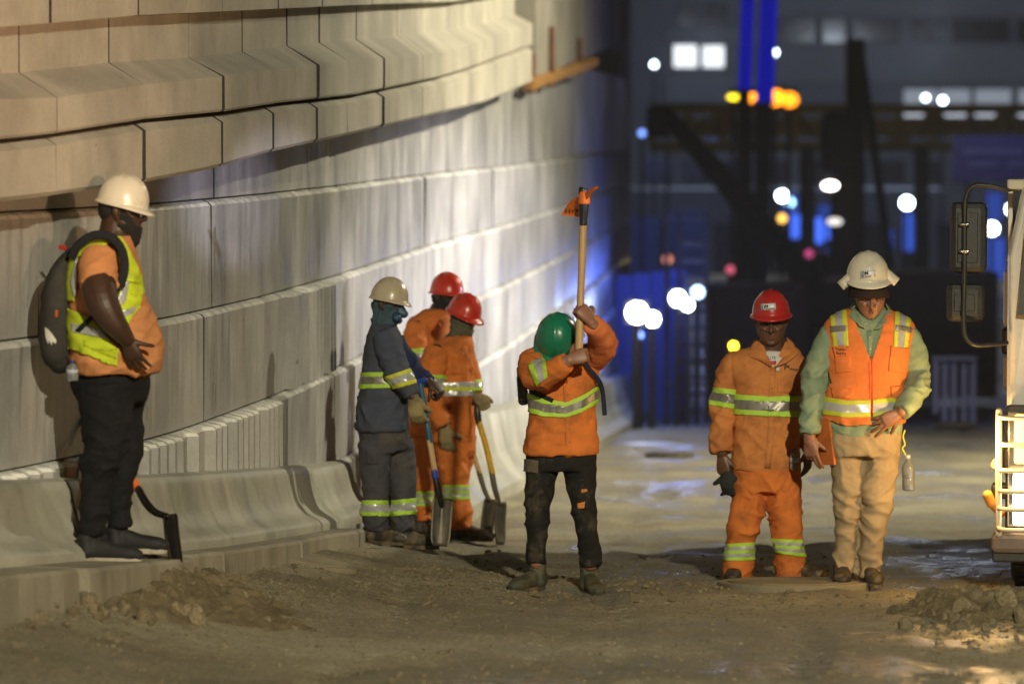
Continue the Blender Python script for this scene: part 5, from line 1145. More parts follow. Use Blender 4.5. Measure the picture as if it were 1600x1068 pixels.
def mask(fig, HC, Hf, Hu, m, k, seed, zr=(-1, .0), neck=None, nm='face_cloth'):
    fig.add(nm, head_parts(HC, Hf, Hu, k, grow=.010, zr=zr, face=False) + [tube([HC + np.array(a) for a, *_ in neck], [b for _, b, _ in neck], [c for *_, c in neck], n=18)], m, .008, 2, .012, [(HC, .2, .8)], seed=seed, ff=1.6)
M_mask = cloth('blue_mask_cloth', (.05, .085, .11), (.03, .05, .07)); M_olive = cloth('olive_balaclava', (.115, .105, .065), (.06, .05, .035)); M_dark = cloth('dark_balaclava', (.02, .02, .021))
mask(g, HC, Hf, Hu, M_mask, .98, 45, (-1, .01), [((-.01, 0, -.04), .075, .075), ((-.02, 0, -.10), .078, .078), ((-.03, 0, -.15), .085, .085)])
f_, r_, u_ = frame(Hf, Hu)
g.add('respirator', [tube([HC+f_*.085-u_*.03, HC+f_*.118-u_*.045], [.04, .026], [.035, .024], n=14, ref=r_), tube([HC+f_*.08+r_*.045-u_*.06, HC+f_*.095+r_*.065-u_*.07], [.026, .026], [.026, .026], n=12)], mat('blue_mask', (.03, .07, .14), .5), .005, 1)
helmet(g, HC + u_*.048, (.95, -.28, -.16), (.16, 0, 1), M_hbeige, .96, peak=.020, ridge=.004, brim=.008)
g.add('glove', hng, M_glove, .006, 1, .004, seed=46)
tr = g.add('work_trousers', [g.tb([(598, 655, 0, 40, .18), (600, 685, 0, 39, .18), (603, 706, 0, 36, .17)], cap='flat'), g.tb(lL, 1.05, cap='flat'), g.tb(lR, 1.05, cap='flat')], M_trs, .011, 2, .014, [(g.p(587, 815, -.1), .1, 1.4), (g.p(630, 815, 0), .1, 1.4)], seed=47)
band(g, sh, [(550, 582, 607, 600, 581, 606), (600, 581, 606, 646, 578, 603)], mats=[M_lime, M_silvd]); band(g, sA, [(598, 585, 607, 646, 566, 592)] and [(602, 588, 611, 650, 572, 598)], mats=[M_limy, M_silv])
band(g, tr, [(560, 781, 805, 610, 781, 806)]); band(g, tr, [(611, 781, 806, 656, 777, 802)])
boot(g, 585, 850, -.06, -28, .28, M_boot, M_sole, .14); boot(g, 631, 850, .06, -12, .29, M_boot, M_sole, .14)
patch(g, tr, [[(574, 696), (590, 696), (590, 724), (574, 724)]], 'cargo_pocket', [M_trs], .008, .006, parent=tr)

# ------------------------------------------------------------------ 3 front worker in orange with red helmet
g = g3 = Fig('worker in red helmet, olive balaclava and orange suit looking down with shovel in hand', 725, 846)
tor = [(718, 522, 0, 17, .08), (714, 530, 0, 24, .12), (706, 542, 0, 35, .155), (703, 560, 0, 38, .17), (704, 590, 0, 37, .175), (706, 625, 0, 36, .175), (708, 660, 0, 36, .175), (709, 690, 0, 35, .17)]
sh = g.add('work_jacket', [g.tb(tor, n=26, vert=True, power=2.3, cap='flat')], M_or, .012, 2, .012, [(g.p(715, 580, -.15), .15, .7)], seed=51)
ns = [(682, 548, -.12, 20), (677, 572, -.17, 21), (674, 600, -.19, 19.5), (679, 628, -.20, 17.5), (689, 652, -.22, 15), (694, 664, -.23, 13)]
fs = [(726, 556, .08, 17), (735, 580, .04, 15.5), (740, 602, -.02, 13.5), (743, 616, -.07, 12)]
sA = g.add('sleeve', [g.tb(ns, 1.05, cap='flat')], M_or, .010, 1, .013, [(g.p(675, 600, -.2), .12, 1)], seed=52); sB = g.add('sleeve', [g.tb(fs, 1.05, cap='flat')], M_or, .010, 1, .011, seed=53)
HC = g.p(722, 497, -.02); Hf, Hu = (.66, -.66, -.36), (.22, -.22, .95)
a1 = (g.p(695, 667, -.23), (.12, -.05, -1), (-.35, -.95, 0), 1, ((22, 30, 16),)*4)
a2 = (g.p(742, 617, -.08), (.60, -.55, -.45), (-.1, -.5, .8), 1, GRIP)
lN = [(704, 700, -.06, 25), (710, 740, -.07, 22), (715, 775, -.07, 19.5), (719, 800, -.06, 19), (721, 822, -.05, 18)]
lF = [(722, 700, .08, 22), (716, 740, .10, 19), (706, 780, .12, 17), (700, 820, .13, 15)]
skin = head_parts(HC, Hf, Hu, .98) + [g.tb([(716, 535, 0, 17), (718, 520, -.01, 15), (720, 506, -.02, 14)])] + [g.tb(tor[:-1], n=18, grow=.78, vert=True)] + [g.tb([(a, b, c, r*.6) for a, b, c, r in ns]), g.tb([(a, b, c, r*.6) for a, b, c, r in fs])] + hand(*a1, k=1.05) + hand(*a2, k=1.0) + [g.tb([(a, b, c, r*.62) for a, b, c, r in lN]), g.tb([(a, b, c, r*.62) for a, b, c, r in lF])]
b3 = body(g, skin, M_skin_dark); face_details(g, b3, HC, Hf, Hu, .98)
mask(g, HC, Hf, Hu, M_olive, .98, 55, (-1, .012), [((.0, 0, -.05), .072, .074), ((-.02, 0, -.10), .070, .072), ((-.03, 0, -.15), .078, .08)], 'balaclava')
f_, r_, u_ = frame(Hf, Hu); helmet(g, HC + u_*.050, (.72, -.60, -.34), (.28, -.14, .95), M_hred2, .98, peak=.028, ridge=.006)
g.add('glove', hand(*a1, k=1.08, grow=.004), M_glove, .006, 1, .004, seed=56); g.add('glove', hand(*a2, k=1.03, grow=.005), M_glove, .006, 1, .004, seed=57)
tr = g.add('work_trousers', [g.tb([(709, 675, 0, 34, .16), (711, 700, 0, 34, .16), (712, 715, 0, 30, .15)], cap='flat'), g.tb(lN, 1.1, cap='flat'), g.tb(lF, 1.1, cap='flat')], M_or, .011, 2, .015, [(g.p(720, 812, -.1), .09, 1.6), (g.p(712, 720, -.1), .12, .8)], seed=58)
band(g, sh, [(660, 596, 618, 700, 597, 619), (700, 597, 619, 745, 596, 618)], mats=[M_silv, M_limy], fr=(0, .33, .62, 1), off=.011); band(g, sA, [(648, 584, 604, 702, 586, 607)]); band(g, tr, [(692, 757, 780, 745, 757, 780)], fr=FRL); band(g, sB, [(722, 594, 611, 762, 592, 609)])
boot(g, 722, 846, -.05, -22, .29, M_boot, M_sole, .16); boot(g, 700, 844, .13, -30, .28, M_boot, M_sole, .15)
strip(g, bvh_of([sh]), [(726, 540), (729, 600), (732, 684)], 9, 'placket', M_or, sh, .004); collar(g, [[(700, 530, -.06), (712, 536, -.13), (726, 552, -.165), (697, 540, -.08), (706, 549, -.16), (722, 562, -.18)]], M_or, sh)
patch(g, sh, [[(706, 562), (724, 562), (725, 584), (707, 584)]], 'pocket', [M_or], .006, .005, parent=sh)

# ------------------------------------------------------------------ 4 rear worker in orange with red helmet
g = g4 = Fig('worker in red helmet and black face mask, mostly hidden behind the other orange worker', 665, 838)
tor = [(684, 482, 0, 16, .08), (678, 490, 0, 26, .13), (670, 502, 0, 33, .165), (667, 525, 0, 33, .17), (667, 560, 0, 32, .165), (667, 610, 0, 30, .16), (667, 650, 0, 31, .16), (667, 680, 0, 30, .16)]
sh = g.add('work_jacket', [g.tb(tor, n=24, vert=True, power=2.3, cap='flat')], M_or, .012, 2, .012, seed=61)
ns = [(652, 510, -.14, 18), (648, 535, -.19, 18.5), (648, 565, -.20, 17), (655, 595, -.20, 15), (668, 615, -.22, 12)]
fs = [(688, 510, .14, 17), (698, 545, .16, 16), (712, 580, .12, 14), (728, 605, .06, 12)]
sA = g.add('sleeve', [g.tb(ns, 1.05, cap='flat')], M_or, .010, 1, .012, [(g.p(648, 560, -.2), .12, 1)], seed=62); sB = g.add('sleeve', [g.tb(fs, 1.05, cap='flat')], M_or, .011, 1, .010, seed=63)
HC = g.p(696, 464, 0); Hf, Hu = (.85, -.50, -.12), (.1, -.06, 1)
a1 = (g.p(669, 617, -.22), (.5, -.1, -.85), (-.3, -.9, 0), 1, RELAX); a2 = (g.p(730, 607, .05), (.8, -.2, -.5), (0, -.5, .8), 1, GRIP)
lN = [(661, 690, -.06, 20), (662, 740, -.07, 17), (662, 780, -.07, 15.5), (661, 812, -.06, 14.5)]; lF = [(680, 690, .07, 20), (688, 740, .08, 18), (692, 780, .08, 16), (694, 812, .08, 15)]
skin = head_parts(HC, Hf, Hu, .98) + [g.tb([(684, 498, 0, 17), (689, 486, 0, 15), (693, 474, 0, 14)])] + [g.tb(tor[:-1], n=18, grow=.78, vert=True)] + [g.tb([(a, b, c, r*.6) for a, b, c, r in ns]), g.tb([(a, b, c, r*.6) for a, b, c, r in fs])] + hand(*a1) + hand(*a2) + [g.tb([(a, b, c, r*.62) for a, b, c, r in lN]), g.tb([(a, b, c, r*.62) for a, b, c, r in lF])]
b4 = body(g, skin, M_skin_dark); face_details(g, b4, HC, Hf, Hu, .98)
mask(g, HC, Hf, Hu, M_dark, .98, 65, (-1, .005), [((.0, 0, -.05), .072, .074), ((-.03, 0, -.10), .072, .074), ((-.05, 0, -.15), .08, .08)])
f_, r_, u_ = frame(Hf, Hu); helmet(g, HC + u_*.048, (.88, -.46, -.06), (.06, -.03, 1), M_hred2, .97, peak=.022, ridge=.006)
tr = g.add('work_trousers', [g.tb([(668, 668, 0, 31, .15), (670, 695, 0, 31, .15), (671, 708, 0, 28, .14)], cap='flat'), g.tb(lN, 1.1, cap='flat'), g.tb(lF, 1.1, cap='flat')], M_or, .011, 2, .014, [(g.p(662, 805, -.1), .09, 1.5)], seed=66)
band(g, sh, [(634, 545, 575, 700, 545, 575)]); band(g, sA, [(626, 546, 574, 668, 543, 572)], mats=[M_lime, M_silvd]); band(g, tr, [(644, 767, 791, 679, 767, 790)], fr=FRL)
boot(g, 660, 838, -.06, -30, .27, M_boot, M_sole, .15); boot(g, 694, 836, .08, -20, .27, M_boot, M_sole, .15)
collar(g, [[(668, 484, -.06), (676, 490, -.13), (690, 508, -.16), (664, 496, -.09), (670, 506, -.16), (684, 514, -.18)]], M_or, sh)

# ------------------------------------------------------------------ shovels
M_steel = mat('worn_steel', (.10, .092, .078), .5, .7, var=.35, vscale=14, bump=.3, bscale=90, dirt=(.15, .12, .075), dirt_scale=8, dirt_lo=.42, dirt_hi=.62)
M_bsteel = mat('black_coated_steel', (.02, .018, .016), .34, .5, var=.3, bump=.2, dirt=(.07, .05, .03), dirt_scale=12)
def paint(n, c): return mat(n, c, .45, var=.25, vscale=20, bump=.25, bscale=90, dirt=(.2, .16, .1), dirt_scale=16, dirt_lo=.58, dirt_hi=.72)
M_pblue = paint('blue_paint', (.02, .05, .30)); M_pyel = paint('yellow_fibreglass', (.62, .36, .02)); M_teal = paint('teal_tape', (.02, .10, .16)); M_pblk = paint('black_fibreglass', (.015, .015, .016)); M_porg = paint('orange_collar', (.75, .16, .02))
def blade(f, p0, p1, w0, w1, side, name='blade', m=None, dish=.03, roll=0.0, thick=.004):
    """blade from p0 (socket end) to p1 (tip), side = across direction"""
    P0, P1 = f.p(*p0), f.p(*p1); ax = P1-P0; L = np.linalg.norm(ax); ax /= L; s = np.asarray(side, float); s = unit(s-ax*np.dot(s, ax)); n = np.cross(ax, s)
    nu, nv = 11, 13; V, Fc = [], []
    for j in range(nv):
        t = j/(nv-1); wd = (w0+(w1-w0)*min(1, t*3)) * (1 - .10*t) ; e = 1.0 if t < .80 else math.sqrt(max(.0, 1-((t-.80)/.20)**2*.55))
        if t < .06: e *= .82
        for i in range(nu):
            u = (i/(nu-1))*2-1
            d = dish*(u*u - .6) - .02*math.exp(-(u/.16)**2)*(1-t)**2 + .025*(t-.4)**2
            V.append(P0 + ax*t*L + s*u*wd*e/2 + n*d)
    for j in range(nv-1):
        for i in range(nu-1): a = j*nu+i; Fc.append((a, a+1, a+nu+1, a+nu))
    bm = bmesh.new(); bm.from_mesh(mesh_np('x', V, Fc)); bmesh.ops.solidify(bm, geom=bm.faces[:], thickness=thick); return bm_obj(name, bm, m or M_steel, f.root, True)
def shaft(f, name, pts, rpx, m, cap='round', n=12):
    P = [f.p(*q) for q in pts]; r = [(rpx if not isinstance(rpx, (list, tuple)) else rpx[i])*f.k for i in range(len(P))]; return link(name, mesh_np(name, *tube(P, r, r, n=n, cap=cap, sub=4)), m, f.root)
s1 = Fig('black shovel with orange collar leaning behind the legs of the heavy man', 268, 880, 20.62, 'shovel', 'shovels', 'shovel')
shaft(s1, 'handle', [(114, 634, .62), (160, 688, .42), (205, 740, .20)], 5.2, M_pblk); shaft(s1, 'collar', [(207, 748, .19), (216, 764, .15)], 6.4, M_porg, 'flat')
shaft(s1, 'socket', [(214, 760, .16), (228, 785, .08), (243, 800, .03), (262, 806, 0)], [6, 6.5, 6, 4.5], M_bsteel); shaft(s1, 'end_grip', [(108, 628, .64), (116, 636, .61)], [6, 6.4], mat('brown_grip', (.20, .07, .02), .5))
blade(s1, (262, 803, 0), (271, 884, -.02), .13, .14, (.45, .88, .0), m=M_bsteel, dish=.03)
s2 = Fig('square shovel with blue handle standing in front of the worker in slate blue', 690, 853, g2.d-.20, 'shovel', 'shovels', 'shovel')
shaft(s2, 'upper_handle', [(656, 598, 0), (664, 640, 0), (672, 690, 0)], 4.6, M_teal); shaft(s2, 'lower_handle', [(671, 688, 0), (679, 735, 0)], 4.6, M_wood); shaft(s2, 'collar', [(678, 733, 0), (681, 748, 0)], 5.4, M_pblue, 'flat'); shaft(s2, 'socket', [(680, 745, 0), (686, 772, 0), (690, 790, .01)], [5, 5.2, 4], M_bsteel)
shaft(s2, 'handle_grip', [(649, 600, -.02), (656, 596, 0), (664, 594, .02)], 4.5, M_pblue)
blade(s2, (692, 778, 0), (687, 853, -.03), .135, .135, (1, .1, .0), dish=.02)
s3 = Fig('shovel with yellow handle held by the front worker in orange', 778, 850, g3.d-.10, 'shovel', 'shovels', 'shovel')
shaft(s3, 'handle', [(747, 655, 0), (759, 695, 0), (769, 738, 0)], [5, 4.8, 4.8], M_pyel); shaft(s3, 'end_grip', [(745, 632, 0), (746, 645, 0), (748, 660, 0)], [3.6, 5.5, 5], M_pblk); shaft(s3, 'cross_grip', [(737, 630, .02), (745, 628, 0), (754, 630, -.02)], 4.2, M_pblk)
shaft(s3, 'socket', [(768, 735, 0), (773, 762, 0), (780, 786, .01)], [4.6, 4.4, 3.6], M_steel); blade(s3, (780, 782, .02), (778, 850, -.02), .20, .20, (.36, .93, 0), dish=.03)
s4 = Fig('shovel with weathered wooden handle behind the yellow handled one', 760, 838, g4.d-.15, 'shovel', 'shovels', 'shovel')
shaft(s4, 'handle', [(724, 640, 0), (738, 700, 0), (749, 738, 0)], 4.2, M_wood); shaft(s4, 'socket', [(748, 735, 0), (756, 762, 0), (764, 780, 0)], [4.2, 4, 3.4], M_steel); blade(s4, (765, 778, .02), (756, 838, -.02), .16, .16, (.62, .78, 0), dish=.03)
# ================================================================== TRUCK (right edge, mostly outside the frame)
M_cab = mat('white_cab_paint', (.60, .57, .52), .32, var=.08, coat=.4, bump=.05, dirt=(.34, .30, .23), dirt_scale=4, dirt_lo=.55, dirt_hi=.8)
M_trk = mat('dark_chassis', (.02, .019, .018), .5, var=.4, bump=.3, dirt=(.06, .05, .035), dirt_scale=7, dirt_lo=.55, dirt_hi=.8)
M_glass = mat('dark_glass', (.01, .012, .014), .06, var=0, bump=0, spec=.8); M_chrome = mat('chrome', (.6, .6, .6), .2, 1.0, var=.1, bump=.1); M_tyre = mat('tyre_rubber', (.02, .019, .018), .85, var=.3, bump=.5, dirt=(.11, .09, .06), dirt_scale=6, dirt_lo=.45)
M_lampw = glow('headlamp_lit', (1.0, .80, .50), 18); M_lampa = glow('amber_lamp_lit', (1.0, .55, .08), 9); M_lampm = glow('marker_lit', (1.0, .5, .12), 3)
M_lampm2 = mat('amber_plastic', (.75, .28, .04), .35, var=.1, bump=0)
M_guard = mat('cream_guard', (.50, .44, .34), .4, var=.2, bump=.1)
TD = 23.75; tx0 = W(1572, 600, TD).x; tg = float(gz(tx0+1, TD))
T = empty('truck', (tx0, TD, tg), 'white truck with lit headlight, guard bars and tall mirrors at right edge', 'truck')
T.rotation_euler = (0, 0, math.radians(-8.5))
TZ = lambda py: W(1572, py, TD).z - tg
TX = lambda px: W(px, 600, TD).x - tx0
WD = 2.35
bm = bmesh.new(); ny = 6
secs = []
for y, ins in ((0.02, .02), (.10, 0), (1.9, 0)):
    P = []
    for x_, z_ in ((.03, .62), (.0, .72), (.0, TZ(600)), (.0, TZ(400)), (.10, TZ(262)), (.20, TZ(150)), (.34, TZ(110)), (WD-.34, TZ(110)), (WD-.20, TZ(150)), (WD-.10, TZ(262)), (WD, TZ(400)), (WD, TZ(600)), (WD, .72), (WD-.03, .62)):
        yy = y + (.16*max(0, (z_-TZ(420)))**1.2 if y < 1 else 0) + (.05*abs((x_-WD/2)/(WD/2))**3 if y < 1 else 0)
        xx = x_ + (ins if x_ < WD/2 else -ins); P.append(bm.verts.new((xx, yy, z_)))
    secs.append(P)
for a, b in zip(secs[:-1], secs[1:]):
    for i in range(len(a)): bm.faces.new((a[i], b[i], b[(i+1) % len(a)], a[(i+1) % len(a)]))
bm.faces.new(secs[0]); bm.faces.new(secs[-1][::-1])
bm_obj('cab', bm, M_cab, T)
cabo = T.children[0]; bvm = cabo.modifiers.new('b', 'BEVEL'); bvm.width = .03; bvm.segments = 3; bvm.limit_method = 'ANGLE'; bvm.angle_limit = .4
def tb_(name, pts, r, m, parent=None, n=10, cap='round', sub=5): return link(name, mesh_np(name, *tube(pts, [r]*len(pts), [r]*len(pts), n=n, cap=cap, sub=sub)), m, parent or T)
# windscreen with black seal
def fquad(name, x0, x1, z0, z1, y0, y1, m, th=.02, sh=.06):
    bm = bmesh.new(); vs = [bm.verts.new(q) for q in ((x0, y0, z0), (x1, y0, z0), (x1-sh, y1, z1), (x0+sh, y1, z1))]; f = bm.faces.new(vs)
    r = bmesh.ops.bevel(bm, geom=bm.verts[:], offset=.08, segments=4, affect='VERTICES'); bmesh.ops.solidify(bm, geom=bm.faces[:], thickness=th); return bm_obj(name, bm, m, T)
yt = lambda z: .16*max(0, (z-TZ(420)))**1.2
z0, z1 = TZ(505), TZ(185)
ws = fquad('windscreen_seal', .055, WD-.055, z0-.03, z1+.03, -.012+yt(z0), -.012+yt(z1)+.0, M_black, .03, .10); wg = fquad('windscreen', .095, WD-.095, z0+.01, z1-.01, -.028+yt(z0), -.028+yt(z1), M_glass, .02, .10)
box('side_window', -.012, .01, .45, 1.45, TZ(500), TZ(300), M_glass, T, .004); box('door', -.006, .02, .38, 1.55, .80, TZ(290), M_cab, T, .004)
box('door_handle', -.04, -.006, 1.3, 1.45, TZ(545), TZ(530), M_trk, T, .01)
# front panel: grille, headlights with guards, bumper
box('grille', .45, WD-.45, -.03, .03, TZ(650), TZ(560), M_trk, T, .01)
for k in range(5): box('grille_slat', .48, WD-.48, -.05, -.03, TZ(642-18*k), TZ(634-18*k), M_cab, T, .003)
for s_ in (0, 1):
    X = lambda x: x if not s_ else WD-x
    def bb(name, a, b, y0, y1, za, zb, m, par=T, bv=.0): x0, x1 = sorted((X(a), X(b))); return box(name, x0, x1, y0, y1, za, zb, m, par, bv)
    hb = bb('headlight', -.0, .36, -.05, .05, TZ(828), TZ(632), M_trk, T, .02)
    bb('lamp_housing', .012, .35, -.062, -.048, TZ(822), TZ(640), M_chrome, hb, .01)
    bb('turn_signal', .05, .33, -.085, -.060, TZ(722), TZ(646), M_lampa, hb, .012); bb('main_beam', .045, .33, -.085, -.060, TZ(818), TZ(738), M_lampw, hb, .012)
    gd = empty('headlight_guard', (0, 0, 0), None, None); gd.parent = T
    for zz in (648, 690, 730, 762, 790, 822):
        tb_('guard_bar', [(X(-.035), -.02, TZ(zz-8)), (X(-.03), -.12, TZ(zz)), (X(.05), -.15, TZ(zz+2)), (X(.34), -.15, TZ(zz+2)), (X(.38), -.06, TZ(zz))], .013, M_guard, gd)
    tb_('guard_post', [(X(-.035), -.09, TZ(640)), (X(-.035), -.11, TZ(740)), (X(-.035), -.09, TZ(832))], .018, M_guard, gd)
    fl = tb_('marker_arm', [(X(-.02), -.02, TZ(800)), (X(-.06), -.08, TZ(788)), (X(-.085), -.10, TZ(778))], .026, M_lampm2)
    tb_('marker_lamp', [(X(-.075), -.10, TZ(784)), (X(-.095), -.11, TZ(770))], .028, M_lampm2, T)
    tb_('side_lamp', [(X(-.055), .12, TZ(724)), (X(-.065), .12, TZ(729))], .022, M_lampm, T)
bump_ = box('bumper', -.075, WD+.075, -.10, .25, TZ(862), TZ(830), mat('grimy_bumper', (.16, .12, .10), .6, var=.4, bump=.2), T, .03); box('lower_bumper', -.07, WD+.07, -.06, .30, TZ(876), TZ(861), M_trk, T, .01)
for s_ in (0, 1):
    for yb, nm in ((.62, 'front'), (4.9, 'rear')):
        x = .02 if not s_ else WD-.30
        e = empty('wheel', (x, yb, .42), None, None); e.parent = T
        P = [(0, 0, 0), (.03, 0, 0), (.14, 0, 0), (.25, 0, 0), (.28, 0, 0)]
        link('tyre', mesh_np('tyre', *tube(P, [.40, .43, .435, .43, .40], [.40, .43, .435, .43, .40], n=36, ref=(0, 0, 1), cap='flat', sub=2), smooth=True), M_tyre, e)
        link('rim', mesh_np('rim', *tube([(-.01, 0, 0), (.29, 0, 0)], [.24]*2, [.24]*2, n=24, ref=(0, 0, 1), cap='flat', sub=1), smooth=False), M_guard, e)
        bm = bmesh.new()
        for k in range(24):
            a = k/24*2*math.pi; add_box(bm, .02, .26, -.025, .025, .425, .445, Matrix.Rotation(a, 4, 'X'))
        tr_ = bm_obj('tread', bm, M_tyre, e); tr_['kind'] = 'stuff'
box('mudguard', -.03, .34, .35, 1.6, .62, .80, M_trk, T, .04); box('mudguard', WD-.34, WD+.03, .35, 1.6, .62, .80, M_trk, T, .04); box('step', -.09, .10, .30, .48, .50, .58, M_trk, T, .01)
box('chassis', .5, WD-.5, .3, 7.0, .55, .80, M_trk, T)
cg = box('cargo_body', .16, WD-.1, 2.15, 7.2, .95, 3.55, M_cab, T, .04)
for k in range(8): box('cargo_rib', .14, .16, 2.3+k*.65, 2.36+k*.65, 1.0, 3.5, M_cab, cg); box('cargo_rib', WD-.1, WD-.08, 2.3+k*.65, 2.36+k*.65, 1.0, 3.5, M_cab, cg)
# side locker with a brass valve behind the cab edge, dark box below it
lk = box('side_locker', TX(1549), .02, 1.92, 2.12, TZ(536), TZ(440), M_cab, T, .02); box('locker_bracket', TX(1546), .02, 1.90, 2.12, TZ(582), TZ(537), M_trk, T, .02); box('lower_locker', TX(1549), .02, 1.92, 2.12, TZ(640), TZ(584), M_guard, T, .02)
M_brass = mat('brass', (.45, .28, .08), .35, .9, bump=.2)
va = tb_('valve', [(TX(1562), 2.0, TZ(440)), (TX(1562), 2.0, TZ(428)), (TX(1564), 2.0, TZ(412)), (TX(1567), 2.0, TZ(398))], .012, M_brass); tb_('valve_wheel', [(TX(1556), 2.0, TZ(424)), (TX(1569), 2.0, TZ(418))], .016, M_brass, va)
# mirrors
arm = tb_('mirror_arm', [(TX(1590), .02, TZ(292)), (TX(1572), -.02, TZ(296)), (TX(1548), -.04, TZ(291)), (TX(1522), -.05, TZ(290)), (TX(1509), -.05, TZ(306)), (TX(1507), -.05, TZ(340)), (TX(1507), -.05, TZ(430)), (TX(1506), -.05, TZ(500)), (TX(1510), -.05, TZ(526)), (TX(1524), -.04, TZ(538)), (TX(1550), -.0, TZ(538)), (TX(1572), .05, TZ(536))], .0135, M_trk)
box('arm_mount', TX(1572), TX(1600), -.03, .08, TZ(296), TZ(280), M_guard, T, .01)
def mirror(px0, px1, py0, py1, nm, y):
    m = box(nm, TX(px0), TX(px1), y, y+.09, TZ(py1), TZ(py0), M_trk, T, .035); box('mirror_glass', TX(px0)+.015, TX(px1)-.015, y+.09, y+.094, TZ(py1)+.02, TZ(py0)-.02, M_chrome, m, .0)
    box('back_rib', TX(px0)+.045, TX(px1)-.05, y-.012, y, TZ(py1)+.06, TZ(py0)-.06, M_trk, m, .004); return m
m1 = mirror(1483, 1541, 316, 427, 'mirror', -.01); m2 = mirror(1478, 1537, 443, 503, 'mirror', -.01)
for z_ in (350, 392): tb_('clamp', [(TX(1499), -.06, TZ(z_)), (TX(1515), -.06, TZ(z_))], .009, M_chrome, m1, cap='flat')
arm2 = arm.copy(); COL.objects.link(arm2); arm2.parent = T; arm2.scale = (-1, 1, 1); arm2.location = (WD, 0, 0)
for m in (m1, m2):
    c = m.copy(); COL.objects.link(c); c.parent = T; c.scale = (-1, 1, 1); c.location = (WD, 0, 0)
point('truck_indicator', (tx0-.14, TD-.18, tg+TZ(690)), 34, (1.0, .56, .16), .06)

# ================================================================== FAR BACKGROUND (unlit site, street and buildings)
M_fac = mat('facade_plaster', (.20, .22, .26), .85, var=.2, vscale=.3, bump=0); M_fac2 = mat('facade_band', (.28, .30, .34), .85, var=.2, vscale=.3, bump=0); M_wdark = mat('dark_window', (.012, .014, .02), .15, var=.2, bump=0)
M_lit = glow('lit_window', (.90, .95, 1.0), 1.5); M_litd = glow('dim_window', (.75, .85, 1.0), .30); M_litm = glow('lit_ceiling', (.80, .88, 1.0), .9)
YB = 190.0
bd = empty('office_building', W(1320, 420, YB), 'long grey building with window bands and a few lit windows far behind', 'building')
def bpx(name, px0, px1, py0, py1, m, dy=0.0, dep=.5, par=bd, root=bd):
    o = pxbox(name, px0, px1, py0, py1, YB+dy, dep, m)
    o.parent = par; off = par.location if par is root else root.location
    o.data.transform(Matrix.Translation(-off)); return o
bpx('wall', 985, 1900, -160, 440, M_fac, 0, 12)
for y0, y1 in ((-30, 22), (72, 128), (186, 204)): bpx('floor_band', 1200, 1900, y0, y1, M_fac2, -.5, .48)
for y0, y1 in ((46, 66), (118, 160)): bpx('floor_band', 1040, 1200, y0, y1, M_fac2, -.4, .38)
def win(px0, px1, py0, py1, lit, n=1):
    f = bpx('window', px0-1, px1+1, py0-1, py1+1, M_fac2, -.25, .24); p = bpx('pane', px0, px1, py0, py1, lit, -.34, .08, f); p.parent = f
    return f
for a, b in ((1214, 1272), (1286, 1320), (1334, 1406), (1424, 1476), (1486, 1576), (1590, 1660), (1675, 1750)): win(a, b, 30, 66, M_wdark)
for a, b in ((1216, 1290), (1302, 1390), (1424, 1500), (1512, 1600), (1615, 1700)): win(a, b, -90, -40, M_wdark)
for a, b in ((1060, 1092), (1102, 1138)): win(a, b, 6, 42, M_wdark)
win(1053, 1089, 71, 105, M_lit); win(1098, 1131, 72, 105, M_lit)
for a, b, m in ((1216, 1256, M_litd), (1258, 1288, M_litm), (1291, 1312, M_litd)): win(a, b, 76, 110, m)
for a, b in ((1413, 1464), (1468, 1516), (1524, 1580), (1592, 1650)): win(a, b, 140, 164, M_litd); win(a, b, 166, 182, M_litm)
for a, b in ((1446, 1488), (1497, 1517), (1532, 1562)): win(a, b, 192, 208, M_litm)
for a in range(1060, 1200, 34): win(a, a+24, 124, 156, M_wdark)
for a in range(1010, 1800, 60): win(a, a+44, 250, 285, M_wdark)
# neighbouring lower block lit by blue street light
bd2 = empty('street_block', W(1150, 460, 165), 'low blue lit block of shops behind the excavator', 'building')
M_blk = mat('pale_block', (.22, .24, .30), .85, var=.25, vscale=.4, bump=0)
o = pxbox('wall', 960, 1480, 296, 470, 165, 8, M_blk); o.data.transform(Matrix.Translation(-bd2.location)); o.parent = bd2
for k, a in enumerate(range(1000, 1470, 58)):
    o = pxbox('shop_front', a, a+40, 350+8*(k % 2), 440, 164.8, .15, M_wdark); o.data.transform(Matrix.Translation(-bd2.location)); o.parent = bd2

M_dark = mat('dark_machine', (.022, .018, .016), .6, var=.4, bump=.1, vscale=2); M_brownm = mat('brown_machine', (.075, .040, .025), .6, var=.4, bump=.1, vscale=2); M_yelg = mat('yellow_girder', (.30, .21, .02), .6, var=.3, bump=.1, vscale=2)
def bar(root, name, a, b, w0, w1, m, n=4):
    A = Vector(a)-root.location; B = Vector(b)-root.location
    return link(name, mesh_np(name, *tube([A, B], [w0, w1], [w0, w1], n=n, cap='flat', sub=1), smooth=False), m, root)
# yellow gantry girder across the street
Yg = 118.0; gr = empty('gantry_girder', W(1320, 200, Yg), 'dark yellow lattice girder spanning behind the drill rigs', 'girder')
for y in (170, 229): bar(gr, 'chord', W(1015, y, Yg), W(1850, y, Yg), .14, .14, M_yelg)
for k, a in enumerate(range(1020, 1850, 55)):
    bar(gr, 'upright', W(a, 170, Yg), W(a, 229, Yg), .10, .10, M_yelg); bar(gr, 'brace', W(a, 229 if k % 2 else 170, Yg), W(a+55, 170 if k % 2 else 229, Yg), .08, .08, M_yelg)
for a in (1262, 1440, 1860): bar(gr, 'post', W(a, 229, Yg), W(a, 470, Yg), .22, .22, M_dark)
bx = pxbox('deck', 1010, 1860, 184, 214, Yg+.6, .4, M_yelg); bx.data.transform(Matrix.Translation(-gr.location)); bx.parent = gr
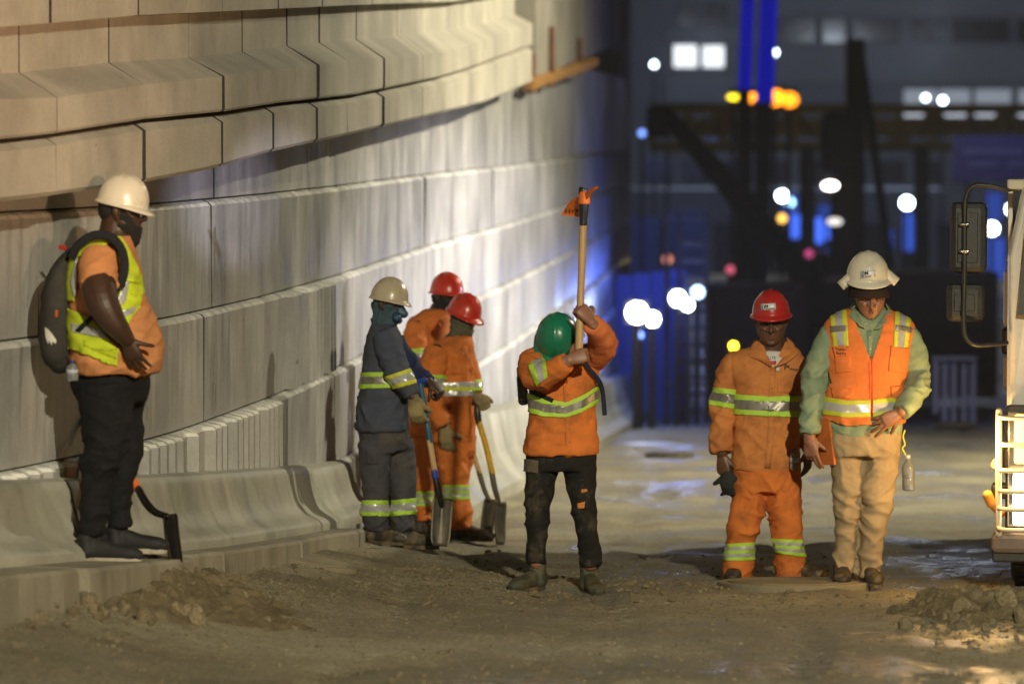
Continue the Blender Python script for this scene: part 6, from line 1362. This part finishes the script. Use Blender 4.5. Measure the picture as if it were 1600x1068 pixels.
# drilling rigs: two tall masts with added glowing strips for the blue light on them, dark body between
M_bl = glow('blue_mast_glow', (.0, .004, .55), .55); M_mast = mat('mast_paint', (.03, .032, .06), .6, var=.2, bump=0)
for i, (a0, a1, b0, ttl) in enumerate(((1166, 1156, 300, 'left slim drill mast lit blue near its top'), (1200, 1184, 330, 'right thicker drill mast lit blue near its top'))):
    Yr = 96+i*2; wd_ = (.14, .19)[i]; r = empty('drill_mast', W(a1, 560, Yr), ttl, 'drill mast', 'blue lit drill masts'); r.location.z = float(gz(r.location.x, Yr))
    top = W(a0+6, -120, Yr); mid = W(a0-3 if i == 0 else a0-6, 140+20*i, Yr); bot = r.location.copy()
    bar(r, 'mast', top, mid, wd_, wd_, M_mast); bar(r, 'lower_mast', mid, bot, wd_*.95, wd_*1.05, M_dark)
    for s_ in (-1, 1): bar(r, 'added_glow_strip', top+Vector((s_*wd_*.55, -wd_-.06, 0)), mid+Vector((s_*wd_*.55, -wd_-.06, 0)), .065+.02*i, .065+.02*i, M_bl)
    for z in range(6): q = mid.lerp(bot, z/6); bar(r, 'cross_plate', q+Vector((-wd_*1.3, 0, 0)), q+Vector((wd_*1.3, 0, 0)), .05, .05, M_dark)
rg = empty('piling_rig', W(1318, 560, 92), 'tall dark piling rig standing in the middle of the site', 'piling rig'); rg.location.z = float(gz(rg.location.x, 92))
def dpx(root, name, px0, px1, py0, py1, Y, dep, m, bev=.05):
    o = pxbox(name, px0, px1, py0, py1, Y, dep, m, None, bev); o.data.transform(Matrix.Translation(-root.location)); o.parent = root; return o
dpx(rg, 'leader', 1322, 1352, 60, 440, 92, .5, M_dark); dpx(rg, 'rotary_head', 1286, 1352, 172, 270, 91.5, 1.2, M_dark, .2); dpx(rg, 'auger_casing', 1300, 1346, 270, 440, 91.6, .7, M_brownm, .1)
dpx(rg, 'upper_body', 1262, 1400, 430, 500, 91, 3.0, M_dark, .15); dpx(rg, 'cab', 1268, 1300, 395, 440, 90.8, 1.4, M_dark, .1); dpx(rg, 'track', 1258, 1300, 500, 545, 90.6, 4, M_dark, .2); dpx(rg, 'track', 1370, 1410, 500, 545, 90.6, 4, M_dark, .2)
bar(rg, 'stay', W(1345, 90, 93), W(1395, 440, 93.5), .10, .10, M_dark)
# excavator with a long brown arm reaching up to the left
ex = empty('excavator', W(1290, 560, 82), 'dark excavator with long brown arm raised to the upper left', 'excavator'); ex.location.z = float(gz(ex.location.x, 82))
bar(ex, 'boom', W(1275, 450, 82), W(1150, 305, 82), .26, .24, M_brownm); bar(ex, 'stick', W(1158, 312, 82), W(1034, 172, 82), .24, .15, M_brownm); bar(ex, 'ram', W(1240, 395, 81.7), W(1165, 300, 81.7), .08, .08, M_dark)
dpx(ex, 'bucket', 1012, 1046, 165, 215, 81.8, .8, M_dark, .1); dpx(ex, 'engine_body', 1240, 1360, 440, 520, 82, 3.0, M_dark, .2); dpx(ex, 'cab', 1244, 1282, 400, 470, 81.6, 1.5, M_dark, .1); dpx(ex, 'track', 1236, 1366, 520, 560, 81.5, .7, M_dark, .2); dpx(ex, 'track', 1236, 1366, 516, 556, 84, .7, M_dark, .2)
# indigo site board, hoardings, containers, stair tower
M_ind = mat('indigo_board', (.10, .10, .34), .5, var=.15, bump=0, vscale=1); M_hoard = mat('blue_hoarding', (.10, .17, .55), .6, var=.25, vscale=1.5, bump=.1, stretch=(1, 1, .2)); M_cont = mat('dark_red_container', (.085, .03, .022), .6, var=.3, bump=.1, vscale=2)
sb = empty('site_board', W(1550, 248, 110), 'large indigo site board above the truck mirrors', 'sign board')
dpx(sb, 'panel', 1488, 1680, 211, 283, 110, .15, M_ind, .02); dpx(sb, 'post', 1506, 1514, 283, 520, 110.05, .12, M_dark, 0); dpx(sb, 'post', 1654, 1662, 283, 520, 110.05, .12, M_dark, 0)
point('added_board_fill', (sb.location.x, 106, sb.location.z+2.2), 110, (.35, .4, 1.0), .3); point('added_hoarding_fill', (W(1040, 420, 66).x, 66.2, W(1040, 420, 66).z), 55, (.10, .18, 1.0), .3)  # bodiless fill points added to bring up the board and the blue hoarding
M_pale = mat('faded_print', (.20, .22, .5), .6, var=.2, bump=0)
for k, (a, b, y0, y1) in enumerate(((1505, 1600, 232, 243), (1512, 1560, 252, 262), (1575, 1640, 252, 262))): dpx(sb, 'print_bar', a, b, y0, y1, 109.94, .02, M_pale, 0)
hd_ = empty('hoarding', W(1040, 660, 68), 'deep blue site hoarding panels beyond the end of the wall', 'hoarding'); hd_.location.z = float(gz(hd_.location.x, 68))
for k in range(4): dpx(hd_, 'hoarding_panel', 962+28*k, 988+28*k, 430-3*k, 676, 68+.03*k, .06, M_hoard, 0)
st_ = empty('stair_tower', W(1080, 660, 64), 'narrow scaffold stair tower with dark treads beside the blue hoarding', 'stair tower'); st_.location.z = float(gz(st_.location.x, 64))
M_scaf = mat('scaffold_tube', (.07, .065, .065), .5, .5, var=.2, bump=0)
for a, dy in ((1042, 0), (1062, 0), (1104, 0), (1042, 1.4), (1104, 1.4)): bar(st_, 'standard', W(a, 330, 64+dy), W(a, 668, 64+dy), .035, .035, M_scaf, 8)
for k in range(11): dpx(st_, 'tread', 1064, 1102, 380+k*26, 385+k*26, 64, .8, M_scaf, 0)
for y in (340, 470, 600): bar(st_, 'ledger', W(1042, y, 63.96), W(1106, y, 63.96), .03, .03, M_scaf, 8)
for i, (a, b, y0, y1, Y, t) in enumerate(((1112, 1262, 452, 640, 72, 'dark red brown container behind the red helmeted man'), (1400, 1560, 430, 600, 78, 'dark brown container left of the truck mirrors'))):
    c = empty('container', W((a+b)/2, y1, Y), t, 'container', 'dark containers'); c.location.z = float(gz(c.location.x, Y))
    dpx(c, 'body', a, b, y0, y1+20, Y, 2.4, M_cont, .03)
    for k in range(int((b-a)/16)): dpx(c, 'corrugation', a+4+16*k, a+12+16*k, y0+6, y1+10, Y-.05, .05, M_cont, 0)
    dpx(c, 'top_rail', a-1, b+1, y0-4, y0+2, Y-.08, 2.5, M_cont, .01)
# white barrier blurred beyond the khaki man
wb = empty('road_barrier', W(1500, 620, 58), 'blurred pale blue slatted site barrier beyond the hanging bottle', 'road barrier'); wb.location.z = float(gz(wb.location.x, 58))
M_wb = mat('plastic_barrier', (.11, .13, .33), .5, var=.1, bump=0); M_orb = mat('orange_cone', (.8, .2, .03), .5, bump=0)
for k, (a, y0, y1) in enumerate(((1458, 562, 600), (1472, 556, 612), (1486, 560, 622), (1502, 566, 630), (1516, 560, 618))): dpx(wb, 'slat', a, a+9, y0, y1+46, 58+.02*k, .05, M_wb, 0)
dpx(wb, 'top_bar', 1456, 1528, 556, 563, 57.95, .05, M_wb); dpx(wb, 'foot', 1458, 1526, 660, 672, 57.9, .3, M_dark)

# lamps of the site and the street (lens + housing + pole)
def lamp(px, py, Y, rpx, col, s, label, pole=True, light=None, name='flood_light', cat='lamp', sy=1.0, grp='lit lamps in the far background'):
    p = W(px, py, Y); gz_ = float(gz(p.x, Y)); e = empty(name, (p.x, Y+.1, gz_ if pole else p.z), label, cat, grp); L = e.location; r = rpx/F*Y
    link('lens', mesh_np('lens', *tube([p-L+Vector((0, -.06, 0)), p-L+Vector((0, -.02, 0))], [r, r], [r*sy, r*sy], n=16, ref=(1, 0, 0), cap='flat', sub=1)), glow('lens_glow', col, s), e)
    bm = bmesh.new(); q = p-L; add_box(bm, q.x-r*1.15, q.x+r*1.15, q.y-.01, q.y+.2, q.z-r*1.15*sy, q.z+r*1.15*sy); bm_obj('housing', bm, M_dark, e)
    if pole and q.z > .3: bar(e, 'pole', p+Vector((0, .12, -r*sy)), Vector((p.x, Y+.12, gz_)), .05, .05, M_dark, 8)
    if light: point('lamp_light', p+Vector((0, -.6, .2)), light[0], light[1], .3)
    return e
WB = (.72, .86, 1.0); BL = (.05, .16, 1.0)
lamp(995, 488, 61, 16, (.78, .88, 1), 60, 'brightest white work lamp with blue halo beside the wall end', light=(18, (.14, .24, 1.0))); lamp(1019, 498, 61.3, 11, (.78, .88, 1), 50, 'bright white work lamp just right of the brightest one')
lamp(1059, 466, 63, 12, (.75, .88, 1), 40, 'white work lamp left of the pair above the stair tower', light=(80, (.10, .20, 1.0))); lamp(1074, 476, 63.2, 9, (.75, .88, 1), 30, 'lower white work lamp of the pair above the stair tower'); lamp(1090, 456, 63.4, 10, (.45, .65, 1), 6, 'pale blue lamp right of the white pair')
lamp(1000, 523, 61.5, 5, (.2, .35, 1), 5, 'small blue lamp under the brightest work lamp')
for px, py, Y, r, c, s, t in ((1022, 101, 150, 4.5, WB, 12, 'small white lamp high left near the wall top'), (1210, 82, 150, 5, WB, 14, 'small white lamp right of the blue masts'), (1446, 153, 150, 4.5, WB, 12, 'left white lamp of the pair before the lit offices'), (1473, 157, 150, 5, WB, 14, 'right white lamp of the pair before the lit offices'), (1222, 306, 130, 8, (.8, .95, 1), 22, 'white lamp at the left of the blue stalls'), (1234, 316, 131, 7, (.35, .7, .9), 6, 'greenish lamp beside the white lamp of the blue stalls'), (1417, 317, 130, 9, WB, 26, 'round white lamp between rig and truck mirror'), (1003, 208, 130, 5, (.2, .35, 1), 3, 'faint blue lamp by the excavator bucket'), (1043, 206, 130, 6, (.2, .4, 1), 3, 'faint blue lamp below the excavator bucket'), (1550, 357, 120, 9, WB, 26, 'white lamp seen right of the upper truck mirror'), (1581, 327, 120, 8, WB, 22, 'white lamp at the cab edge of the truck')): lamp(px, py, Y, r, c, s, t)
lamp(1297, 290, 90.5, 6.5, (1, .88, .85), 12, 'tall oval pinkish white lamp on the piling rig', False, sy=1.9); lamp(1304, 346, 90.5, 6, (.8, .75, .7), 1.6, 'dim oval lamp under the pinkish one on the piling rig', False, sy=2.0)
lamp(1146, 540, 60, 6, (1, .72, .02), 12, 'yellow lamp just behind the shoulder of the red helmeted man', grp=None)
for px, py, r, c, s, t in ((1043, 405, 8, (1, .35, .22), 1.0, 'dull red lamp left of the excavator arm'), (1141, 421, 7, (.9, .15, .25), .8, 'dull pink lamp beside the excavator arm'), (1264, 396, 7, (.8, .1, .3), .7, 'dull magenta lamp near the piling rig'), (1222, 341, 7.5, (1, .55, .1), 2.2, 'small orange lamp under the white stall lamp')): lamp(px, py, 75 if px < 1200 else 79, r, c, s, t, True, name='signal_lamp')
for i, (px, py, rx, sy, s, t) in enumerate(((1146, 152, 5, 2.0, 3.2, 'leftmost amber beacon by the blue masts'), (1173, 153, 8, 1.7, 4.0, 'amber beacon between the blue masts'), (1211, 153, 13, 1.25, 4.0, 'amber beacon just right of the blue masts'), (1233, 156, 12, 1.2, 3.4, 'rightmost amber beacon by the blue masts'))): lamp(px, py, 100+i*.3, rx, (1, .75, .02) if i == 0 else (1, .28, .01), s, t, True, name='amber_beacon', sy=sy, grp='amber beacons')
# blue lit market stalls on the street; the last two are added navy glow sheets
for i, (a, b, y0, y1, s, t) in enumerate(((1236, 1256, 335, 372, 1.3, 'left blue lit stall panel'), (1262, 1286, 340, 380, 1.5, 'second blue lit stall panel'), (1290, 1304, 350, 374, 1.2, 'small blue lit stall panel beside the rig'), (1224, 1246, 304, 336, .5, 'upper dim blue stall panel'), (1278, 1300, 320, 340, .25, 'dim upper blue stall panel right of it'), (1284, 1300, 388, 404, .4, 'low blue stall panel at the rig foot'), (1412, 1424, 332, 392, .9, 'tall blue stall panel left of the truck mirror'), (1426, 1436, 336, 392, .9, 'second tall blue stall panel left of the mirror'), (1384, 1396, 360, 392, .35, 'dim blue stall panel left of the tall ones'), (1480, 1540, 424, 446, .9, 'blue strip seen between the two truck mirrors'), (1536, 1570, 372, 436, .45, 'blue panel between mirror and cab'), (1542, 1566, 300, 345, .3, 'dim blue panel right of the upper mirror'), (985, 1030, 340, 470, .035, 'large faint blue screen at the wall end'), (1040, 1100, 330, 430, .03, 'large faint blue screen left of the excavator arm'))):
    Y = 140+i*.4; e = empty('lit_stall', W((a+b)/2, y1, Y), t, 'lit panel', 'blue lit stall panels'); e.location.z = float(gz(e.location.x, Y)); pb = Vector((e.location.x, Y+.15, W(a, y1, Y).z)); bar(e, 'post', pb, Vector((pb.x, pb.y, e.location.z)), .06, .06, M_dark)
    dpx(e, 'screen', a, b, y0, y1, Y, .05, glow('blue_screen', (.06, .17, 1.0), s), 0); dpx(e, 'frame', a-2, b+2, y0-2, y1+2, Y+.06, .2, M_dark, 0)
# weak blue street light on the far fronts; warm fill added for the girder
point('street_light_blue', (W(1120, 300, 140).x, 140, W(1120, 300, 140).z+2), 900, (.16, .26, 1.0), .5); point('street_light_white', (W(1450, 150, 165).x, 165, W(1450, 60, 165).z), 1700, (.75, .85, 1.0), .5); point('street_light_left', (W(1100, 150, 165).x, 165, W(1100, 60, 165).z), 1000, (.75, .85, 1.0), .5); point('added_girder_fill', (W(1330, 120, 108).x, 108, W(1330, 100, 108).z), 130, (1.0, .85, .35), .4)

# ================================================================== dusty night air
M_hz = bpy.data.materials.new('haze'); M_hz.use_nodes = True; _t = M_hz.node_tree; _t.nodes.clear()
_o = _t.nodes.new('ShaderNodeOutputMaterial'); _v = _t.nodes.new('ShaderNodeVolumePrincipled'); _t.links.new(_v.outputs[0], _o.inputs['Volume'])
_v.inputs['Color'].default_value = (.9, .92, 1, 1); _v.inputs['Density'].default_value = .0007; _v.inputs['Anisotropy'].default_value = .3
tag(box('haze', -60, 90, -4, 215, -5.5, CZ+26, M_hz), 'thin dusty night air over the site', None, kind='stuff')
